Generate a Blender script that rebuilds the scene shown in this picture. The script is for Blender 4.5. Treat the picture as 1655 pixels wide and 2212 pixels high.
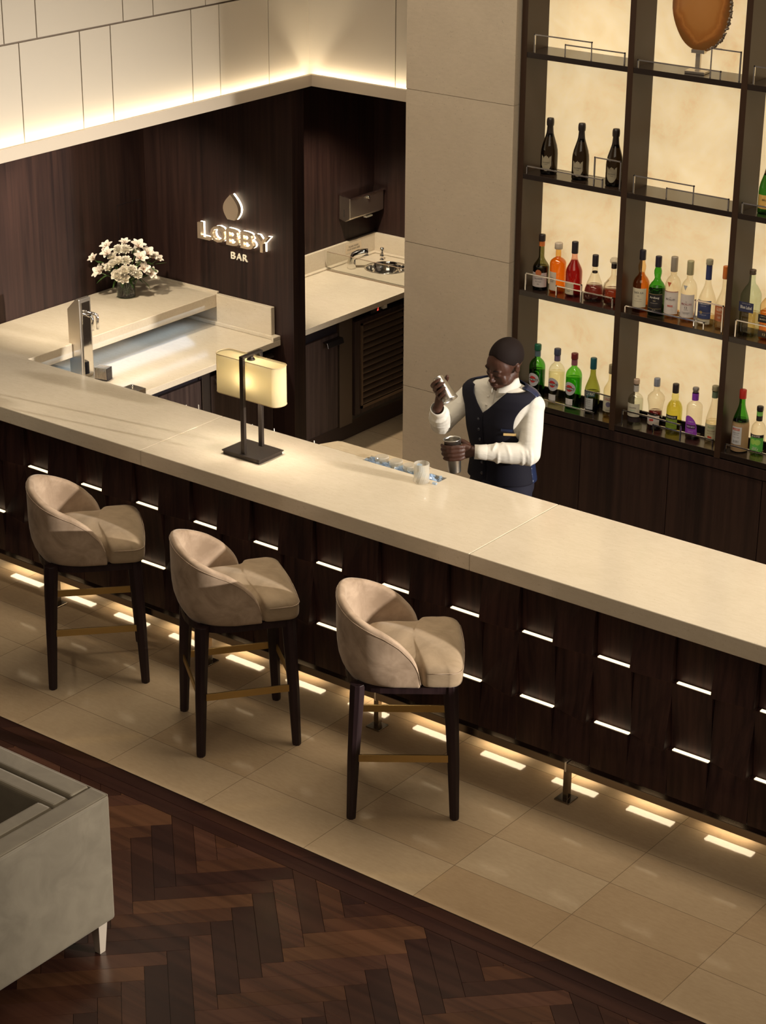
import bpy, bmesh, math, random
from math import sin, cos, pi, radians
from mathutils import Vector, Matrix, noise
random.seed(7)
for o in list(bpy.data.objects): bpy.data.objects.remove(o, do_unlink=True)
SC = bpy.context.scene
COL = SC.collection
# ------------------------------------------------------------------ camera
CAM = Vector((6.202, -5.956, 4.930)); YAW, PIT, ROL = -0.65483, 0.404649, -0.006456
fw = Vector((sin(YAW)*cos(PIT), cos(YAW)*cos(PIT), -sin(PIT)))
rt = Vector((cos(YAW), -sin(YAW), 0)); dn = fw.cross(rt)
r2 = rt*cos(ROL) + dn*sin(ROL); d2 = -rt*sin(ROL) + dn*cos(ROL)
cam = bpy.data.cameras.new('camera'); co = bpy.data.objects.new('camera', cam); COL.objects.link(co)
co.matrix_world = Matrix(((r2.x, -d2.x, -fw.x, CAM.x), (r2.y, -d2.y, -fw.y, CAM.y), (r2.z, -d2.z, -fw.z, CAM.z), (0, 0, 0, 1)))
cam.sensor_fit = 'VERTICAL'; cam.sensor_height = 24.0; cam.lens = 4486.0*24.0/2212.0
cam.clip_start = .1; cam.clip_end = 100
SC.camera = co
# ------------------------------------------------------------------ world, colour, lights
wd = bpy.data.worlds.new('world'); SC.world = wd; wd.use_nodes = True
wd.node_tree.nodes['Background'].inputs[0].default_value = (0.85, 0.66, 0.50, 1)
wd.node_tree.nodes['Background'].inputs[1].default_value = 0.14
SC.view_settings.view_transform = 'Standard'; SC.view_settings.look = 'None'
SC.view_settings.exposure = 0.0; SC.view_settings.gamma = 1.0; SC.view_settings.use_curve_mapping = False

def aim(o, d):
    o.rotation_euler = Vector(d).to_track_quat('-Z', 'Y').to_euler()
def area(name, loc, d, sx, sy, pw, col, spread=180):
    l = bpy.data.lights.new(name, 'AREA'); l.shape = 'RECTANGLE'; l.size = sx; l.size_y = sy
    l.energy = pw; l.color = col; l.spread = radians(spread)
    o = bpy.data.objects.new(name, l); COL.objects.link(o); o.location = loc; aim(o, d); return o
def spot(name, loc, tgt, pw, col, ang=60, blend=.6, rad=.05):
    l = bpy.data.lights.new(name, 'SPOT'); l.energy = pw; l.color = col; l.spot_size = radians(ang)
    l.spot_blend = blend; l.shadow_soft_size = rad
    o = bpy.data.objects.new(name, l); COL.objects.link(o); o.location = loc
    aim(o, Vector(tgt)-Vector(loc)); return o
WARM = (1.0, .80, .56); WARM2 = (1.0, .86, .66); NEU = (1.0, .93, .84)
LX = -1.5   # face of the upper wall trim
area('lobby_ceiling_light', (4.6, -4.6, 6.8), (-.62, .80, -1), 6, 4, 150, WARM2)
area('bar_ceiling_light', (1.2, 1.7, 6.0), (0, 0, -1), 5, .8, 66, WARM2, 90)
spot('side_spotlight', (12.7, 3.4, 3.7), (1.0, .85, .95), 12000, NEU, 30, .9, .09)
spot('niche_downlight', (-2.15, 1.9, 2.42), (-2.5, 2.75, 1.1), 105, WARM2, 95, .6, .03)
spot('niche_downlight_front', (-2.1, 0.6, 2.42), (-2.2, 1.2, 1.1), 40, WARM2, 100, .7, .04)
spot('worktop_downlight', (-1.75, 2.5, 2.42), (-1.9, 2.7, .9), 26, WARM2, 90, .8, .04)
spot('alcove_downlight', (-1.85, 4.2, 2.42), (-1.95, 4.45, .9), 150, WARM2, 85, .6, .03)
def strip(name, a, b, z, w, pw, col):      # a thin linear LED from a to b shining along z
    a = Vector(a); b = Vector(b); L = (b-a).length; m = (a+b)/2; z = -Vector(z).normalized()
    l = bpy.data.lights.new(name, 'AREA'); l.shape = 'RECTANGLE'; l.size = w; l.size_y = L; l.energy = pw; l.color = col
    o = bpy.data.objects.new(name, l); COL.objects.link(o)
    d = (b-a).normalized(); x = d.cross(z)
    o.matrix_world = Matrix(((x.x, d.x, z.x, m.x), (x.y, d.y, z.y, m.y), (x.z, d.z, z.z, m.z), (0, 0, 0, 1)))
strip('cove_led_left', (-1.553, -1.0, 2.475), (-1.553, 3.39, 2.475), (0, 0, 1), .02, 10, (1.0, .86, .62))
strip('cove_led_back', (-1.54, 3.417, 2.475), (-.45, 3.417, 2.475), (0, 0, 1), .02, 3, (1.0, .86, .62))
strip('worktop_led', (-2.22, 1.7, 1.02), (-2.22, 3.1, 1.02), (.45, 0, -1), .22, 1.6, (.50, .72, 1.0))

# ------------------------------------------------------------------ mesh builder
class MB:
    def __init__(s): s.v = []; s.f = []; s.m = []; s.sm = []
    def add(s, vs, fs, mi=0, sm=False):
        b = len(s.v); s.v += [Vector(v) for v in vs]
        for f in fs: s.f.append([b+i for i in f]); s.m.append(mi); s.sm.append(sm)
        return s
    def box(s, x0, y0, z0, x1, y1, z1, mi=0):
        x0, x1 = min(x0, x1), max(x0, x1); y0, y1 = min(y0, y1), max(y0, y1); z0, z1 = min(z0, z1), max(z0, z1)
        return s.add([(x0,y0,z0),(x1,y0,z0),(x1,y1,z0),(x0,y1,z0),(x0,y0,z1),(x1,y0,z1),(x1,y1,z1),(x0,y1,z1)],
                     [(3,2,1,0),(4,5,6,7),(0,1,5,4),(1,2,6,5),(2,3,7,6),(3,0,4,7)], mi)
    def prism(s, pts, z0, z1, mi=0):
        n = len(pts)
        vs = [(p[0],p[1],z0) for p in pts]+[(p[0],p[1],z1) for p in pts]
        fs = [tuple(range(n-1,-1,-1)), tuple(range(n,2*n))]+[(i,(i+1)%n,n+(i+1)%n,n+i) for i in range(n)]
        return s.add(vs, fs, mi)
    def rings(s, rs, closed=True, cap0=True, cap1=True, mi=0, sm=True):
        n = len(rs[0]); vs = [p for r in rs for p in r]; fs = []
        for i in range(len(rs)-1):
            for j in range(n if closed else n-1):
                k = (j+1)%n; fs.append((i*n+j, i*n+k, (i+1)*n+k, (i+1)*n+j))
        if cap0: fs.append(tuple(range(n-1,-1,-1)))
        if cap1: fs.append(tuple((len(rs)-1)*n+i for i in range(n)))
        return s.add(vs, fs, mi, sm)
    def lathe(s, prof, c=(0,0,0), n=24, mi=0, sq=None, cap0=True, cap1=True, ax=None, sm=True):
        c = Vector(c); rs = []
        A = Vector(ax).normalized() if ax is not None else Vector((0,0,1))
        U = A.orthogonal().normalized() if ax is not None else Vector((1,0,0)); V = A.cross(U)
        for k, (r, z) in enumerate(prof):
            ring = []
            for i in range(n):
                t = 2*pi*i/n; q = r
                if sq and sq[k] > 0:
                    e = sq[k]; q = r/((abs(cos(t))**e+abs(sin(t))**e)**(1/e))
                ring.append(c+U*(q*cos(t))+V*(q*sin(t))+A*z)
            rs.append(ring)
        return s.rings(rs, True, cap0, cap1, mi, sm)
    def cyl(s, a, b, r0, r1=None, n=16, mi=0):
        a = Vector(a); b = Vector(b); r1 = r0 if r1 is None else r1
        return s.lathe([(r0,0),(r1,(b-a).length)], a, n, mi, ax=(b-a))
    def tube(s, pts, r, n=8, mi=0, closed=False, cap=True):
        pts = [Vector(p) for p in pts]; rr = r if isinstance(r,(list,tuple)) else [r]*len(pts)
        rs = []; N = len(pts); up = None
        for i in range(N):
            a = pts[i-1] if (i>0 or closed) else pts[i]; b = pts[(i+1)%N] if (i<N-1 or closed) else pts[i]
            t = (b-a).normalized()
            if up is None: up = t.orthogonal().normalized()
            up = (up - t*up.dot(t)).normalized(); w = t.cross(up)
            rs.append([pts[i]+up*(rr[i]*cos(2*pi*j/n))+w*(rr[i]*sin(2*pi*j/n)) for j in range(n)])
        if closed: rs.append(rs[0])
        return s.rings(rs, True, cap and not closed, cap and not closed, mi)
    def ball(s, c, r, M=None, n=16, m=10, mi=0):
        c = Vector(c); r = r if isinstance(r,(tuple,list)) else (r,r,r); rs = []
        for i in range(1, m):
            th = pi*i/m
            ring = []
            for j in range(n):
                p = Vector((r[0]*sin(th)*cos(2*pi*j/n), r[1]*sin(th)*sin(2*pi*j/n), -r[2]*cos(th)))
                ring.append(c + (M@p if M else p))
            rs.append(ring)
        b = len(s.v); s.rings(rs, True, False, False, mi)
        lo = Vector((0,0,-r[2])); hi = Vector((0,0,r[2]))
        s.v += [c+(M@lo if M else lo), c+(M@hi if M else hi)]; k = len(s.v)
        last = b+(m-2)*n
        for j in range(n):
            s.f.append([k-2, b+(j+1)%n, b+j]); s.m.append(mi); s.sm.append(True)
            s.f.append([k-1, last+j, last+(j+1)%n]); s.m.append(mi); s.sm.append(True)
        return s
    def cap(s, a, b, r0, r1, n=14, mi=0):     # capsule with different radii
        a = Vector(a); b = Vector(b); L = (b-a).length
        pr = []
        for i in range(6): t = pi/2*i/5; pr.append((max(r0*sin(t),1e-4), -r0*cos(t)))
        for i in range(6): t = pi/2*i/5; pr.append((max(r1*cos(t),1e-4), L+r1*sin(t)))
        return s.lathe(pr, a, n, mi, ax=(b-a))
    def xf(s, M):
        s.v = [M@v for v in s.v]; return s
    def join(s, o, mi=0):
        b = len(s.v); s.v += o.v; s.f += [[i+b for i in f] for f in o.f]; s.m += [k+mi for k in o.m]; s.sm += o.sm; return s

def obj(name, mb, mats, parent=None, bev=0, seg=2, sub=0, loc=None, origin=None):
    me = bpy.data.meshes.new(name)
    off = Vector(origin) if origin is not None else Vector((0,0,0))
    me.from_pydata([tuple(v-off) for v in mb.v], [], mb.f)
    for m in (mats if isinstance(mats,(list,tuple)) else [mats]): me.materials.append(m)
    for i, p in enumerate(me.polygons): p.material_index = mb.m[i]; p.use_smooth = mb.sm[i]
    me.update()
    o = bpy.data.objects.new(name, me); COL.objects.link(o)
    if parent: o.parent = parent
    if loc is not None: o.location = loc
    elif origin is not None: o.location = off
    if bev:
        b = o.modifiers.new('bevel','BEVEL'); b.width = bev; b.segments = seg; b.limit_method = 'ANGLE'; b.angle_limit = radians(40)
    if sub:
        b = o.modifiers.new('sub','SUBSURF'); b.levels = sub; b.render_levels = sub
    return o
def tag(o, label=None, cat=None, group=None, kind=None):
    if label: o['label'] = label
    if cat: o['category'] = cat
    if group: o['group'] = group
    if kind: o['kind'] = kind
    return o
def thing(name, label, cat, loc=(0,0,0), rz=0, group=None):
    o = bpy.data.objects.new(name, None); COL.objects.link(o); o.location = loc; o.rotation_euler = (0,0,rz)
    o.empty_display_size = .05
    return tag(o, label, cat, group)
def struct(name, mb, mats, label=None, bev=0):
    return tag(obj(name, mb, mats, bev=bev), label=label, kind='structure')

def text_mb(body, w=None, h=None, bold=True, ext=0.0, mi=0):
    cu = bpy.data.curves.new('t','FONT'); cu.body = body; cu.size = 1; cu.extrude = ext; cu.align_x = 'LEFT'; cu.resolution_u = 3
    if bold: cu.offset = .012
    ob = bpy.data.objects.new('t', cu); me = bpy.data.meshes.new_from_object(ob)
    vs = [v.co.copy() for v in me.vertices]; fs = [tuple(p.vertices) for p in me.polygons]
    bpy.data.objects.remove(ob); bpy.data.curves.remove(cu); bpy.data.meshes.remove(me)
    x0 = min(v.x for v in vs); x1 = max(v.x for v in vs); y0 = min(v.y for v in vs); y1 = max(v.y for v in vs)
    sx = w/(x1-x0) if w else None; sy = h/(y1-y0) if h else None
    sx = sx or sy; sy = sy or sx
    m = MB(); m.add([((v.x-(x0+x1)/2)*sx, (v.y-(y0+y1)/2)*sy, v.z) for v in vs], fs, mi); return m

# ------------------------------------------------------------------ materials
def nm(name):
    m = bpy.data.materials.new(name); m.use_nodes = True; nt = m.node_tree; b = nt.nodes['Principled BSDF']; return m, nt, b
def P(b, **k):
    for a, v in k.items():
        a = a.replace('_',' ')
        if a in b.inputs: b.inputs[a].default_value = v
def C4(c): return (c[0],c[1],c[2],1)
def plain(name, col, rough=.5, metal=0, **k):
    m, nt, b = nm(name); P(b, Base_Color=C4(col), Roughness=rough, Metallic=metal, **k); return m
def emit(name, col, st):
    m, nt, b = nm(name); P(b, Base_Color=C4((.8,.8,.8)), Emission_Color=C4(col), Emission_Strength=st); return m
def N(nt, t, **k):
    n = nt.nodes.new(t)
    for a, v in k.items(): setattr(n, a, v)
    return n
def coords(nt, scale=(1,1,1), kind='Object'):
    tc = N(nt,'ShaderNodeTexCoord'); mp = N(nt,'ShaderNodeMapping'); mp.inputs['Scale'].default_value = scale
    nt.links.new(tc.outputs[kind], mp.inputs['Vector']); return mp.outputs[0]
def noise_tex(nt, vec, scale, detail=4, rough=.55, dist=0):
    n = N(nt,'ShaderNodeTexNoise'); n.inputs['Scale'].default_value = scale; n.inputs['Detail'].default_value = detail
    n.inputs['Roughness'].default_value = rough; n.inputs['Distortion'].default_value = dist
    nt.links.new(vec, n.inputs['Vector']); return n.outputs['Fac']
def ramp(nt, fac, stops):
    r = N(nt,'ShaderNodeValToRGB'); e = r.color_ramp.elements
    while len(e) > len(stops): e.remove(e[-1])
    while len(e) < len(stops): e.new(.5)
    for i, (p, c) in enumerate(stops): e[i].position = p; e[i].color = C4(c) if len(c) == 3 else c
    nt.links.new(fac, r.inputs['Fac']); return r.outputs['Color']
def mix(nt, a, b, fac, mode='MIX'):
    n = N(nt,'ShaderNodeMix', data_type='RGBA', blend_type=mode)
    if isinstance(fac,(int,float)): n.inputs[0].default_value = fac
    else: nt.links.new(fac, n.inputs[0])
    for i, v in ((6,a),(7,b)):
        if isinstance(v, tuple): n.inputs[i].default_value = C4(v)
        else: nt.links.new(v, n.inputs[i])
    return n.outputs[2]
def bump(nt, b, h, st=.2, dist=.01):
    n = N(nt,'ShaderNodeBump'); n.inputs['Strength'].default_value = st; n.inputs['Distance'].default_value = dist
    nt.links.new(h, n.inputs['Height']); nt.links.new(n.outputs[0], b.inputs['Normal'])
def math_(nt, op, a, b=None):
    n = N(nt,'ShaderNodeMath', operation=op)
    for i, v in enumerate((a,b)):
        if v is None: continue
        if isinstance(v,(int,float)): n.inputs[i].default_value = v
        else: nt.links.new(v, n.inputs[i])
    return n.outputs[0]

def stone(name, c0, c1, rough=.25, pit=(.30,.22,.14), pits=.5, grid=None):
    m, nt, b = nm(name); v = coords(nt, (1,1,1))
    n1 = noise_tex(nt, v, 3.2, 6, .6, .4); n2 = noise_tex(nt, coords(nt,(14,40,40)), 1.6, 5, .65)
    f = math_(nt,'ADD', math_(nt,'MULTIPLY', n1, .5), math_(nt,'MULTIPLY', n2, .5))
    c = ramp(nt, f, [(.34,c0),(.66,c1)])
    n3 = noise_tex(nt, v, 95, 2, .5); n4 = noise_tex(nt, v, 9, 2, .5)
    pf = math_(nt,'MULTIPLY', math_(nt,'MULTIPLY', ramp(nt, n3, [(.66,(0,0,0)),(.72,(1,1,1))]), n4), pits)
    c = mix(nt, c, pit, pf)
    n5 = noise_tex(nt, v, 26, 3, .6); c = mix(nt, c, pit, math_(nt,'MULTIPLY', ramp(nt, n5, [(.725,(0,0,0)),(.76,(1,1,1))]), .6*pits))
    if grid:
        sx, ox, sy, oy, w, gc = grid
        sp = N(nt,'ShaderNodeSeparateXYZ'); nt.links.new(v, sp.inputs[0])
        def line(o, s_, of):
            a = math_(nt,'FRACT', math_(nt,'DIVIDE', math_(nt,'ADD', o, 60*s_-of), s_))
            d = math_(nt,'MINIMUM', a, math_(nt,'SUBTRACT', 1.0, a))
            return math_(nt,'LESS_THAN', math_(nt,'MULTIPLY', d, s_), w/2)
        g = math_(nt,'MAXIMUM', line(sp.outputs[0], sx, ox), line(sp.outputs[1], sy, oy))
        # each tile its own slight tone
        cx = math_(nt,'FLOOR', math_(nt,'DIVIDE', math_(nt,'ADD', sp.outputs[0], 60*sx-ox), sx))
        cy = math_(nt,'FLOOR', math_(nt,'DIVIDE', math_(nt,'ADD', sp.outputs[1], 60*sy-oy), sy))
        cb = N(nt,'ShaderNodeCombineXYZ'); nt.links.new(cx, cb.inputs[0]); nt.links.new(cy, cb.inputs[1])
        wn = N(nt,'ShaderNodeTexWhiteNoise'); nt.links.new(cb.outputs[0], wn.inputs['Vector'])
        c = mix(nt, c, mix(nt, c, (.86,.80,.74), 1.0, 'MULTIPLY'), wn.outputs['Value'])
        c = mix(nt, c, gc, g)
    nt.links.new(c, b.inputs['Base Color']); P(b, Roughness=rough)
    bump(nt, b, n3, .05, .002)
    return m
def veneer(name, c0, c1, rough=.42, axis='z', sc=1.0, coat=0):
    m, nt, b = nm(name)
    s = {'z':(38,38,1.3),'x':(1.3,38,38),'y':(38,1.3,38)}[axis]
    v = coords(nt, tuple(q*sc for q in s)); n1 = noise_tex(nt, v, 1.0, 6, .62, .3)
    v2 = coords(nt, tuple(q*.25*sc for q in s)); n2 = noise_tex(nt, v2, 1.0, 3, .5)
    f = math_(nt,'ADD', math_(nt,'MULTIPLY', n1, .65), math_(nt,'MULTIPLY', n2, .35))
    nt.links.new(ramp(nt, f, [(.36,c0),(.62,c1)]), b.inputs['Base Color']); P(b, Roughness=rough, Coat_Weight=coat, Coat_Roughness=.15, Specular_IOR_Level=.3)
    bump(nt, b, n1, .08, .002); return m
def brushed(name, col, rough=.28, axis=(1,1,60)):
    m, nt, b = nm(name); n = noise_tex(nt, coords(nt, axis), 14, 3, .6)
    r = ramp(nt, n, [(.3,(rough*.88,)*3),(.7,(rough*1.12,)*3)]); nt.links.new(r, b.inputs['Roughness'])
    P(b, Base_Color=C4(col), Metallic=1.0); return m
def velvet(name, c0, c1, rough=.8, sheen=.5, sc=7):
    m, nt, b = nm(name); v = coords(nt, (1,1,1)); n1 = noise_tex(nt, v, sc, 5, .6, .8); n2 = noise_tex(nt, v, 300, 2, .5)
    nt.links.new(ramp(nt, n1, [(.35,c0),(.65,c1)]), b.inputs['Base Color'])
    P(b, Roughness=rough, Sheen_Weight=sheen, Sheen_Roughness=.35, Sheen_Tint=C4((1,.9,.78))); bump(nt, b, n2, .12, .001); return m
def glassy(name, tint=(1,1,1), edge=None, fres=1.45, rough=.02, edgepow=.2):
    m = bpy.data.materials.new(name); m.use_nodes = True; nt = m.node_tree; nt.nodes.clear()
    out = N(nt,'ShaderNodeOutputMaterial'); tr = N(nt,'ShaderNodeBsdfTransparent'); gl = N(nt,'ShaderNodeBsdfGlossy')
    gl.inputs['Roughness'].default_value = rough; gl.inputs['Color'].default_value = (1,1,1,1)
    lw = N(nt,'ShaderNodeLayerWeight'); lw.inputs['Blend'].default_value = edgepow
    edge = edge or tuple(c*c*.5 for c in tint)
    c = mix(nt, tuple(tint), tuple(edge), lw.outputs['Facing']); nt.links.new(c, tr.inputs['Color'])
    fr = N(nt,'ShaderNodeFresnel'); fr.inputs['IOR'].default_value = fres
    mx = N(nt,'ShaderNodeMixShader'); gm_ = N(nt,'ShaderNodeNewGeometry'); fo_ = math_(nt,'MULTIPLY', fr.outputs[0], math_(nt,'SUBTRACT', 1.0, gm_.outputs['Backfacing'])); nt.links.new(fo_, mx.inputs[0]); nt.links.new(tr.outputs[0], mx.inputs[1]); nt.links.new(gl.outputs[0], mx.inputs[2])
    nt.links.new(mx.outputs[0], out.inputs['Surface']); return m

M = {}
M['floor'] = stone('floor_limestone', (.37,.275,.175), (.45,.345,.225), .07, (.30,.21,.12), .35, (.6,0,.3,0,.0035,(.20,.14,.085)))
M['counter'] = stone('counter_limestone', (.54,.46,.345), (.61,.53,.41), .14, (.38,.28,.18), .7)
M['ledge'] = stone('counter_limestone_shaded', (.48,.38,.25), (.58,.475,.33), .2, (.38,.28,.18), .7)  # counter stone browned by shade and reflection put into its colour
M['pillar'] = stone('pillar_limestone', (.50,.42,.32), (.58,.49,.38), .38, (.25,.2,.15), .6)
M['dark'] = veneer('dark_veneer', (.0095,.0037,.0036), (.032,.0145,.0108), .5)
M['dark_bar'] = veneer('bar_tile_veneer', (.015,.0055,.0065), (.052,.022,.018), .48)
M['cab'] = veneer('cabinet_veneer', (.022,.013,.012), (.060,.038,.031), .4)
M['black'] = plain('black_lacquer', (.012,.009,.012), .35)
M['frame'] = plain('shelf_frame_lacquer', (.042,.022,.013), .34, 0, Specular_IOR_Level=.3)
M['shelf'] = plain('shelf_lacquer_gloss', (.020,.013,.010), .18)
M['cream'] = plain('cream_wall_panel', (.50,.445,.365), .5)
M['creamtrim'] = plain('cream_trim', (.58,.50,.40), .45)
M['groove'] = plain('panel_groove', (.20,.15,.11), .7)
M['chrome'] = plain('polished_chrome', (.80,.78,.75), .08, 1)
M['steel'] = brushed('brushed_steel', (.66,.60,.52), .34, (50,50,1))
M['railsteel'] = brushed('rail_steel', (.27,.22,.17), .22, (60,1,1))
M['brass'] = brushed('brushed_brass', (.50,.34,.13), .42, (60,60,1))
M['bronze'] = plain('dark_bronze', (.045,.034,.028), .38, .6)
M['legwood'] = veneer('stool_leg_wood', (.011,.005,.006), (.026,.013,.014), .42)
M['velvet'] = velvet('beige_velvet', (.24,.165,.105), (.40,.29,.20), .85, .35)
M['velvet2'] = velvet('seat_velvet', (.22,.155,.09), (.33,.24,.15), .85, .3, 5)
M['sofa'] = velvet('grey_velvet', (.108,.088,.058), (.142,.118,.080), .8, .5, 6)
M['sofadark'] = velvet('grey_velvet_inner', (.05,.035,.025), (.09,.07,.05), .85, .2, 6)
M['led'] = emit('warm_led', (1.0,.77,.47), 1.9)
M['ledtoe'] = emit('toe_led', (1.0,.80,.52), 11.0)
M['ledhalo'] = emit('halo_led', (1.0,.86,.60), 9.0)
M['ledbulb'] = emit('lamp_bulb', (1.0,.80,.50), 30.0)
M['white'] = plain('white_paint', (.75,.73,.68), .5)
M['ink'] = plain('black_ink', (.02,.02,.02), .5)
M['clear'] = glassy('clear_glass', (.97,.97,.95), (.45,.46,.42))
M['brushedlow'] = plain('sofa_leg_metal', (.70,.60,.48), .3, .5)
# ================================================================== STRUCTURE
fl = MB(); fl.box(-2.9, 0, -.06, 7.0, 5.3, 0)
struct('floor', fl, M['floor'], 'polished beige limestone tile floor in front of and behind the bar')
# parquet: every board is a box of the one floor mesh, herringbone laid at 45 degrees
PW = [veneer('parquet_%d' % i, a, b, .27, 'x', .5, .10) for i, (a, b) in enumerate([
    ((.015,.0055,.004),(.034,.013,.008)), ((.024,.009,.0055),(.054,.022,.011)), ((.011,.004,.0035),(.026,.010,.007)),
    ((.036,.015,.007),(.080,.034,.016)), ((.026,.010,.0065),(.058,.024,.014)),
    ((.015,.0055,.004),(.034,.013,.008)), ((.024,.009,.0055),(.054,.022,.011)), ((.011,.004,.0035),(.026,.010,.007)),
    ((.036,.015,.007),(.080,.034,.016)), ((.026,.010,.0065),(.058,.024,.014))])]
for i, m_ in enumerate(PW):       # boards of the other direction take their grain turned
    mp = [n for n in m_.node_tree.nodes if n.type == 'MAPPING']
    for q in mp: q.inputs['Rotation'].default_value = (0, 0, radians(45 if i < 5 else -45))
pq = MB(); W_, L_ = .0925, .5
org = Vector((.968, -.563)); u = Vector((1,1)).normalized(); v = Vector((-1,1)).normalized()
def plank(a0, b0, a1, b1, mi):
    g = .0009
    ps = [org+u*(a0+g)+v*(b0+g), org+u*(a1-g)+v*(b0+g), org+u*(a1-g)+v*(b1-g), org+u*(a0+g)+v*(b1-g)]
    yb = -.158
    if all(p.y > yb for p in ps): return
    # cut the board along the border line
    out = []
    for i in range(4):
        p, q = ps[i], ps[(i+1)%4]
        if p.y <= yb: out.append(p)
        if (p.y <= yb) != (q.y <= yb): t = (yb-p.y)/(q.y-p.y); out.append(p+(q-p)*t)
    if len(out) > 2: pq.prism([(p.x,p.y) for p in out], -.02, 0, mi)
for k in range(-70, 71):
    for m_ in range(-9, 10):
        ox, oy = k*W_+m_*(L_+W_), k*W_+m_*(W_-L_)
        c = org+u*(ox+L_/2)+v*oy
        if not (-3.2 < c.x < 4.6 and -4.2 < c.y < .6): continue
        plank(ox, oy, ox+L_, oy+W_, random.choice((0,1,1,2,4,3)))
        plank(ox+L_, oy+W_-L_, ox+L_+W_, oy+W_, 5+random.choice((0,0,2,2,1,4)))
pq.box(-3.2, -4.2, -.06, 4.6, -.158, -.021, 2)
x = -3.2; k = 0
while x < 4.6:      # two-board border beside the stone
    w = .62
    for (ya, yb, o_) in ((-.156,-.080,0),(-.078,-.004,.0)):
        mi = (0, 2, 2, 2)[(k*2+int(o_>0)+(ya<-.1)) % 4]
        pq.prism([(x+.001+ (ya+.16)*1.0,ya),(x+w-.001+(ya+.16)*1.0,ya),(x+w-.001+(yb+.16)*1.0,yb),(x+.001+(yb+.16)*1.0,yb)], -.02, 0, mi)
    x += w; k += 1
pq.box(-3.2,-.158,-.06,4.6,-.004,-.021,2)
struct('floor', pq, PW, 'dark brown herringbone parquet floor with a two board border')
struct('trim_1', MB().box(-3.2,-.004,-.05,4.6,0,.0012), M['railsteel'], 'thin metal strip between parquet and stone floor')

wl = MB(); wl.box(-2.85,-1.0,0,-2.75,3.24,2.44)
wl.box(-2.7508,2.985,1.0,-2.7502,3.19,1.605)
struct('wall_left', wl, M['dark'], 'dark veneer wall of the bar niche behind the flowers')
hp = MB()
for a in ((2.985,1.0,2.988,1.61),(3.187,1.0,3.19,1.61)): hp.box(-2.7495,a[0],a[1],-2.748,a[2],a[3])
hp.box(-2.7495,2.985,1.607,-2.748,3.19,1.61); struct('trim_5', hp, M['black'], 'shadow joint round a flush service panel in the veneer wall')
struct('wall_sign', MB().box(-2.85,3.24,0,-1.55,3.35,2.44), M['dark'], 'dark veneer wall carrying the illuminated bar sign')
struct('wall_alcove_left', MB().box(-2.52,3.35,0,-2.42,5.25,2.44), M['dark'], 'dark veneer side wall of the hand wash alcove')
struct('wall_alcove_back', MB().box(-2.42,5.15,0,.3,5.25,2.44), M['dark'], 'dark veneer end wall of the hand wash alcove')
ce = MB(); ce.box(-2.85,-1.0,2.44,-1.56,3.44,2.46); ce.box(-2.52,3.42,2.44,.3,5.25,2.46)
struct('ceiling', ce, M['black'], 'dark soffit over the bar niche')
# upper cream walls: panels with recessed joints
up = MB(); up.box(-1.70,-1.0,2.47,-1.595,3.46,4.6,1)
rows = [(2.47,3.0),(3.004,3.62),(3.624,4.6)]
js = [[-1.0,-.45,.10,.62,1.18,1.60,1.822,2.44,2.667,3.083,3.46],[-1.0,-.3,.52,1.084,1.305,1.921,2.148,2.56,3.46],[-1.0,.3,1.2,2.2,3.0,3.46]]
for (z0,z1), jj in zip(rows, js):
    for a, b in zip(jj[:-1], jj[1:]): up.box(-1.60,a+.0035,z0+.003,-1.58,b-.0035 if b<3.45 else b,z1-.003)
struct('wall_upper_left', up, [M['cream'], M['groove']], 'upper cream wall panels with staggered joints over the niche')
ub = MB(); ub.box(-1.6,3.455,2.47,.0,3.55,4.6,1)
for (z0,z1), jj in zip(rows, [[-1.58,-.945,-.3,.0],[-1.58,-1.2,-.5,.0],[-1.58,-.8,.0]]):
    for a, b in zip(jj[:-1], jj[1:]): ub.box(a+(.0035 if a>-1.5 else 0),3.44,z0+.003,b-.0035,3.46,z1-.003)
struct('wall_upper_back', ub, [M['cream'], M['groove']], 'upper cream wall panels facing the bar between corner and pillar')
struct('trim_2', MB().box(-1.525,-1.0,2.447,-1.50,3.39,2.515).box(-1.60,-1.0,2.447,-1.525,3.44,2.457), M['creamtrim'], 'cream light cove ledge along the upper left wall', bev=.002)
struct('trim_3', MB().box(-1.50,3.365,2.447,-.30,3.39,2.515).box(-1.525,3.39,2.447,-.30,3.44,2.457), M['creamtrim'], 'cream light cove ledge on the upper back wall', bev=.002)
# pillar
pl = MB(); zs = [0,.985,1.82,2.655,3.49,4.6]
for a, b in zip(zs[:-1], zs[1:]):
    pl.prism([(-.43,2.86),(.262,2.86),(.262,3.40),(-.43,3.40)], a+.0015, b-.0015)
pl.box(-.425,2.866,0,.26,3.39,4.6)
struct('wall_pillar', pl, M['pillar'], 'tall beige limestone clad pillar beside the bottle shelves')
struct('wall_back', MB().box(.27,3.22,0,4.8,3.3,4.3), M['black'], 'dark wall behind the lit bottle shelves')

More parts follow.
